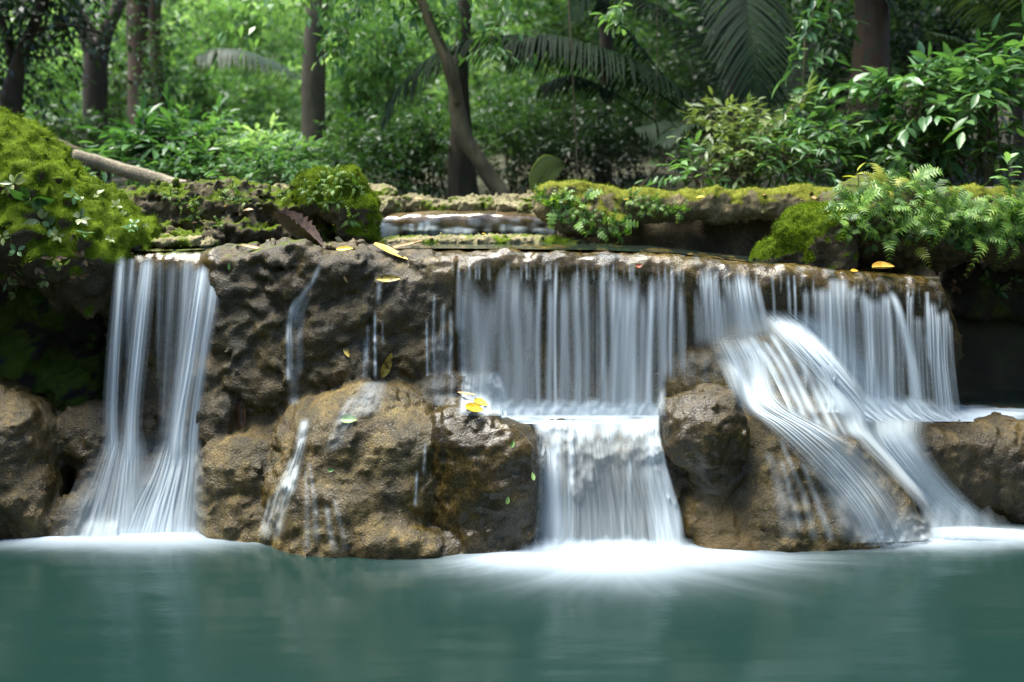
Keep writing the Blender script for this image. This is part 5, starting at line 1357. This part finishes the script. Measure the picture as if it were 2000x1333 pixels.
for px in range(1630, 2010, 19):
    for py in (368, 390, 412, 434, 458):
        top = np.interp(px, [1640, 1700, 1740, 1790, 1830, 1870, 2000], [400, 360, 352, 365, 395, 405, 400])
        if py < top or rng.random() < .25: continue
        if py > 440 and rng.random() < .35: continue
        spots.append((px + rng.uniform(-10, 10), max(py, top + 6) + rng.uniform(-8, 10), rng.uniform(.6, 1.15)))
spread_ferns(pf, spots, BK)
py_ = make_fern('yellowing fern at the crest of the fern clump', FG, 6, .27, 8, M['fern_yellow'], .2)
spread_ferns([py_], [(1722, 372, 1.1)], BK)
py2 = make_fern('yellow-tipped fern hanging lowest from the right bank', FG, 4, .26, 12, M['fern_yellow'], 1.0)
spread_ferns([py2], [(1790, 480, 1.0)], BK)
LF = 'light green fern tuft on the bulging left end of the mossy log'
pl = [make_fern(LF, 'fern tufts on the mossy log', 6, .16, 21, M['fern'], .6, 9, .08, .05), make_fern(LF, 'fern tufts on the mossy log', 5, .19, 22, M['fern'], .9, 9, .09, .06)]
spread_ferns(pl, [(1062, 385), (1080, 400), (1100, 392), (1085, 420), (1120, 410), (1125, 432), (1150, 430), (1158, 450), (1185, 438), (1205, 440), (1210, 455), (1140, 400)], ['log'], lean=.8)
LG = 'small fern tuft on the middle of the mossy log'
pm = [make_fern(LG, 'fern tufts on the mossy log', 6, .15, 31, M['fern'], .7, 8, .08, .05)]
spread_ferns(pm, [(1235, 392), (1255, 400), (1262, 412), (1285, 405), (1300, 410), (1275, 395), (1325, 410)], ['log'], lean=.8)
LM = 'tiny fern tuft on the moss-topped boulder'
pq = [make_fern(LM, 'tiny fern tufts on mossy rock', 5, .13, 41, M['fern'], .5, 8, .06, .05), make_fern(LM, 'tiny fern tufts on mossy rock', 6, .10, 42, M['fern'], .5, 7, .06, .05)]
spread_ferns(pq, [(620, 360), (640, 352), (655, 345), (672, 350), (690, 365), (630, 375), (650, 372), (700, 380), (612, 385), (660, 395), (680, 430), (600, 372), (640, 395)], ['mossmid', 'eroded'], lean=.8)
LE = 'tiny fern tuft in the hollows of the pitted rock bank'
pe = [make_fern(LE, 'tiny fern tufts on mossy rock', 5, .12, 51, M['fern'], .6, 7, .06, .05)]
spread_ferns(pe, [(335, 385), (350, 400), (375, 395), (455, 370), (470, 385), (480, 395), (445, 392), (380, 420), (520, 390), (560, 385), (430, 440)], ['eroded'], lean=.8)
LS_ = 'small pale-leaved plant rooted in the bright moss slope'
def rosette(label, group, n, L, W, seed, mat, rise=.25):
    e = empty('moss_plant', (0, 0, 0), label, 'plant', group)
    r0 = np.random.default_rng(seed)
    a = r0.uniform(0, 6.28, n)
    d = np.stack([np.cos(a), np.sin(a), r0.uniform(-.1, .7, n)], 1)
    p = np.stack([np.cos(a) * .01, np.sin(a) * .01, rise * L * r0.random(n)], 1)
    V, Fc = leaf_verts(p, d, np.tile(ZUP, (n, 1)) + r0.normal(0, .2, (n, 3)), L * r0.uniform(.6, 1.1, n), W * r0.uniform(.7, 1.1, n), BIG)
    link('leaves', mesh('leaves', V, Fc, attrs={'var': np.repeat(r0.random(n), len(BIG[0]))}), mat, e)
    link('stem', tubes_mesh('stem', [tube([np.array([0, 0, -.03]), np.array([0, 0, rise * L])], [.004, .002], 5)]), M['stem'], e)
    return e
MG = 'small plants in the moss'
pr = [rosette(LS_, MG, 7, .10, .05, 1, M['leaf_pale']), rosette(LS_, MG, 5, .08, .045, 2, M['leaf_light']), rosette(LS_, MG, 8, .07, .035, 3, M['leaf_pale'])]
spread_ferns(pr, [(30, 360, 1.0), (140, 385, .8), (152, 392, .7), (80, 430, 1.1), (100, 445, 1.1), (112, 462, .9), (155, 430, .9), (165, 460, .8), (225, 405, .8), (240, 425, .7), (260, 440, .7), (10, 365, .9), (8, 465, .8), (35, 490, .8), (215, 470, .6), (190, 385, .6), (250, 450, .6), (280, 440, .5)], ['mossleft'], lean=.8)
pg = rosette('dark glossy five-leaved plant on the bright moss slope', MG, 6, .15, .075, 7, M['leaf_mid'], .4)
spread_ferns([pg], [(58, 385, 1.1)], ['mossleft'], lean=.8)
ph = rosette('long-leaved dark plant hanging in the shade below the moss', MG, 6, .14, .035, 9, M['leaf_mid'], .1)
spread_ferns([ph], [(88, 588, 1.0)], ['overhang', 'mossleft'], lean=1.0)
LW = 'withered tuft hanging from the shaded underside of the moss'
pw = [rosette(LW, 'withered tufts under the overhang', 6, .08, .03, 11, M['dead'], .1), rosette(LW, 'withered tufts under the overhang', 5, .07, .03, 12, M['leaf_pale'], .1)]
spread_ferns(pw, [(40, 540), (30, 520), (105, 510), (120, 520), (165, 505), (35, 575), (70, 520), (15, 550), (150, 540), (90, 545)], ['overhang', 'mossleft'], lean=1.0)
LR = 'dim trailing plant in the black hollow below the fern bank'
pd = [rosette(LR, 'trailing plants in the black hollow', 5, .09, .045, 13, M['leaf_mid'], .2), rosette(LR, 'trailing plants in the black hollow', 6, .07, .03, 14, M['dead'], .2)]
spread_ferns(pd, [(1945, 570), (1885, 530), (1930, 545), (1960, 560), (1980, 545), (1870, 555), (1820, 500), (1905, 510)], BK, lean=1.0)
LB = 'smooth oval-leaved plant among the ferns of the right bank'
po = [rosette(LB, 'broad-leaved plants among the ferns', 6, .11, .06, 15, M['leaf_big'], .3), rosette(LB, 'broad-leaved plants among the ferns', 5, .12, .06, 16, M['leaf_light'], .3)]
spread_ferns(po, [(1880, 480), (1900, 470), (1860, 440), (1960, 470), (1800, 450), (1680, 430), (1665, 400), (1985, 440), (1925, 430), (1700, 470)], BK, lean=.9)

def sapling(label, base, top, leaves_, L, W, mat):
    p0, p1 = P(*base), P(*top)
    e = empty('sapling', p0, label, 'plant', 'saplings on the right bank')
    link('stem', tubes_mesh('stem', [tube([p0, (p0 + p1) / 2 + np.array([.012, 0, 0]), p1], [.006, .005, .003], 6, sub=5)]), M['stem'], e)
    n = leaves_; t = np.linspace(.5, 1, n)
    a = np.arange(n) * 2.4
    d = np.stack([np.cos(a), np.sin(a) * .6 - .3, np.where(t > .85, .7, .12)], 1)
    V, Fc = leaf_verts(p0 + (p1 - p0) * t[:, None], d, np.tile(ZUP, (n, 1)) + rng.normal(0, .2, (n, 3)), L * rng.uniform(.7, 1.1, n), np.full(n, W), BIG)
    link('leaves', mesh('leaves', V, Fc, attrs={'var': np.repeat(.4 + .6 * t, len(BIG[0]))}), mat, e)
sapling('slim upright sapling with a tuft of fresh leaves above the right bank', (1973, 400, 8.35), (1968, 312, 8.35), 9, .15, .06, M['leaf_big'])
sapling('thin seedling with two yellow-green leaves beside the fern crest', (1675, 372, 8.5), (1674, 335, 8.5), 4, .13, .05, M['fern_yellow'])

# moss fibres: a soft pile on the greenest rocks
def moss_pile(key, n, ln):
    r = ROCKS[key]
    cand = np.where(r['moss'] > .55)[0]
    pk = rng.choice(cand, n)
    p = r['V'][pk] + rng.normal(0, .010, (n, 3))
    N = r['N'][pk]
    d = unit(N + rng.normal(0, .55, (n, 3)))
    sd = unit(np.cross(d, rng.normal(size=(n, 3))))
    L = ln * rng.uniform(.5, 1.3, (n, 1)); wv = .0028
    V = np.stack([p - sd * wv - d * .006, p + sd * wv - d * .006, p + d * L], 1).reshape(-1, 3)
    var = np.clip(.5 + .6 * fbm(p, 6, 2, 3) + rng.normal(0, .15, n), 0, 1)
    o = link('moss', mesh('moss', V, np.arange(n * 3).reshape(-1, 3), attrs={'var': np.repeat(var, 3)}), M['moss'], r['obj'])
    o['kind'] = 'stuff'
M['moss'] = leaf_mat('moss_fibres', [(.025, .042, .004), (.068, .108, .006), (.125, .185, .009), (.20, .275, .016)], .3, .8, .08)
moss_pile('mossleft', 90000, .018); moss_pile('mossmid', 26000, .013); moss_pile('stump', 22000, .012); moss_pile('log', 18000, .011)

# ------------------------------------------------------------------ fallen leaves
def lm(name, a, b):
    m, n, l = newmat(name)
    out = nd(n, 'ShaderNodeOutputMaterial'); bs = nd(n, 'ShaderNodeBsdfPrincipled'); l.new(bs.outputs[0], out.inputs[0])
    geo = nd(n, 'ShaderNodeNewGeometry')
    z = noise_node(n, l, geo.outputs['Position'], 28, 4, .6)
    r = ramp(n, [(.38, a), (.55, b)]); l.new(z.outputs[0], r.inputs[0]); l.new(r.outputs[0], bs.inputs['Base Color'])
    bs.inputs['Roughness'].default_value = .45
    return m
M['lf_yellow'] = lm('yellow_fallen_leaf', (.50, .30, .04), (.72, .50, .12))
M['lf_gold'] = lm('golden_fallen_leaf', (.45, .26, .01), (.68, .44, .02))
M['lf_brown'] = lm('dry_brown_leaf', (.022, .011, .005), (.075, .038, .017))
M['lf_tan'] = lm('tan_dry_leaf', (.25, .13, .05), (.45, .28, .13))
M['lf_green'] = lm('fresh_green_leaf', (.12, .22, .05), (.22, .36, .10))
M['lf_mottled'] = lm('mottled_leaf', (.05, .035, .01), (.40, .30, .04))
M['lf_red'] = lm('red_leaf', (.25, .03, .01), (.4, .07, .02))
LK = ['ledge', 'main', 'shin', 'bulge', 'crust', 'knob', 'step', 'lump']
def fallen(label, px, py, lpx, wpx, ang, mat, curl=.15, tilt=.35, keys=LK, serr=0.0, lift=.012, up=None, at=None):
    """A leaf lying on the rock at (px, py), lpx photo pixels long, turned by ang degrees as seen from the pool."""
    f = field(keys)
    pos, t = trace(np.array([float(px)]), np.array([float(py)]), keys)
    pos = pos[0]; N = grad(f, pos[None])[0]
    if at: pos = P(*at); t = np.array([at[2]])
    s = t[0] / F
    a = R(ang)
    d = np.array([math.cos(a), -.25, math.sin(a)])
    N = unit((N + tilt * np.array([0, -.9, .5]))[None])[0] if up is None else np.array(up, float)
    d = unit((d - N * (d @ N))[None])[0]; X = np.cross(d, N)
    nu, nv = 9, 21
    U, W = np.meshgrid(np.linspace(-1, 1, nu), np.linspace(0, 1, nv), indexing='ij')
    wv = np.sin(np.clip(W * .93 + .05, 0, 1) ** .85 * np.pi) ** .8
    if serr: wv = wv * (1 + serr * np.abs(np.mod(W * 9, 1) - .5))
    L, Wd = lpx * s, wpx * s * .5
    V = pos + N * lift + (W - .5)[..., None] * L * d + (U * wv * Wd)[..., None] * X + ((np.abs(U) ** 1.6 * curl * wv * Wd * 2) + curl * .5 * L * (W - .5) ** 2)[..., None] * N
    V = V.reshape(-1, 3)
    th = N * .0015
    Q = grid_faces(nu, nv)
    V2 = np.concatenate([V, V - th]); Q2 = np.concatenate([Q, Q[:, ::-1] + len(V)])
    tag(link('fallen_leaf', mesh('fallen_leaf', V2, Q2), mat), label, 'leaf', 'fallen leaves on the rocks')
fallen('big yellow leaf lying flat on the lip in front of the crusty stone', 762, 496, 74, 20, -12, M['lf_yellow'], .12, .8, lift=.02)
fallen('large dark brown dried leaf with a ragged edge standing curled on the lip', 577, 463, 122, 40, -30, M['lf_brown'], .8, .3, serr=.6, lift=.0, up=(0.45, -.25, .86), at=(577, 463, 7.86))
fallen('greenish brown-spotted leaf stuck below the big yellow leaf', 760, 546, 48, 15, 12, M['lf_mottled'], .2, .4)
fallen('mottled yellow and black leaf hanging above the largest boulder', 755, 712, 50, 18, 65, M['lf_mottled'], .3, .2)
fallen('golden leaf with dark holes on the slick boulder', 924, 803, 36, 22, 20, M['lf_gold'], .2, .7, lift=.025)
fallen('smaller golden leaf tucked behind the holed golden leaf', 938, 793, 30, 16, -14, M['lf_gold'], .15, .7, lift=.035)
fallen('pale pinkish leaf leaning edge-on over the golden leaves', 913, 782, 42, 9, -42, M['lf_tan'], .1, .4, lift=.05)
fallen('round bright green leaf on the largest boulder', 683, 822, 32, 18, 8, M['lf_green'], .25, .5)
fallen('tiny green leaf low on the largest boulder', 646, 918, 13, 8, 5, M['lf_green'], .2, .4)
fallen('tiny oval green leaf on the right edge of the slick boulder', 1040, 932, 16, 8, 85, M['lf_green'], .2, .4)
fallen('tiny green leaf in the middle of the slick boulder', 992, 977, 14, 8, 80, M['lf_green'], .2, .4)
fallen('small green leaf near the right top of the slick boulder', 1000, 868, 16, 8, 60, M['lf_green'], .2, .4)
fallen('long brown leaf hanging against the wall above the knobbly golden rock', 467, 800, 72, 18, 82, M['lf_brown'], .4, .2, lift=.03)
fallen('yellow leaf tip at the edge of the lip left of the crusty stone', 674, 489, 34, 12, 10, M['lf_gold'], .2, .6)
fallen('narrow rust-coloured leaf on the lip beside the twin stream', 495, 487, 50, 10, 6, M['lf_tan'], .25, .6)
fallen('orange leaf in the water at the left end of the lip', 253, 497, 22, 9, -5, M['lf_tan'], .2, .8)
fallen('thin rusty leaf lying along the front of the crusty stone', 800, 482, 70, 7, 2, M['lf_tan'], .2, .6, lift=.03)
fallen('small red leaf on the wet lip of the wide curtain', 1248, 521, 11, 8, 10, M['lf_red'], .2, .8)
fallen('pale yellow leaf curled upright on the lip at the right', 1722, 534, 46, 20, 40, M['lf_yellow'], .5, .5, lift=.045)
fallen('orange leaf scrap on the lip left of the curled pale leaf', 1668, 532, 14, 8, 10, M['lf_gold'], .3, .6)
fallen('orange-brown scrap caught on the central wall', 675, 545, 16, 5, -60, M['lf_tan'], .2, .3)
fallen('small green leaf stuck on the wall right of the twin stream', 448, 520, 14, 5, 88, M['lf_green'], .2, .3)
fallen('olive leaf pressed to the wall under the thin trickle', 678, 690, 22, 10, -60, M['lf_mottled'], .2, .3)

LITTER = 'small withered leaf scrap among the stones and moss of the upper rim'
tl_ = (BIG[0] * np.array([.45, 1, 1]), BIG[1])
for i in range(34):
    px = rng.uniform(260, 1040) if i < 22 else rng.uniform(1130, 1640)
    py = rng.uniform(385, 470) if i < 22 else rng.uniform(378, 395)
    pos, t = trace(np.array([px]), np.array([py]), ['eroded', 'mossmid', 'stone0', 'stone1', 'stone2', 'stone3', 'stone4', 'stone5', 'crust', 'log', 'ledge'])
    if t[0] > 11: continue
    a = rng.uniform(0, 6.28)
    V, Fc = leaf_verts(np.zeros((1, 3)), np.array([[math.cos(a), math.sin(a), .2]]), np.array([[0, -.4, 1.]]) + rng.normal(0, .3, (1, 3)), np.array([rng.uniform(.05, .10)]), np.array([.04]), BIG)
    o = link('leaf_scrap', mesh('leaf_scrap', V, Fc), M[('lf_tan', 'lf_brown', 'lf_gold', 'lf_tan')[i % 4]])
    o.location = (pos[0] + np.array([0, -.02, .015])).tolist()
    tag(o, LITTER, 'leaf', 'withered leaf scraps on the upper rim')
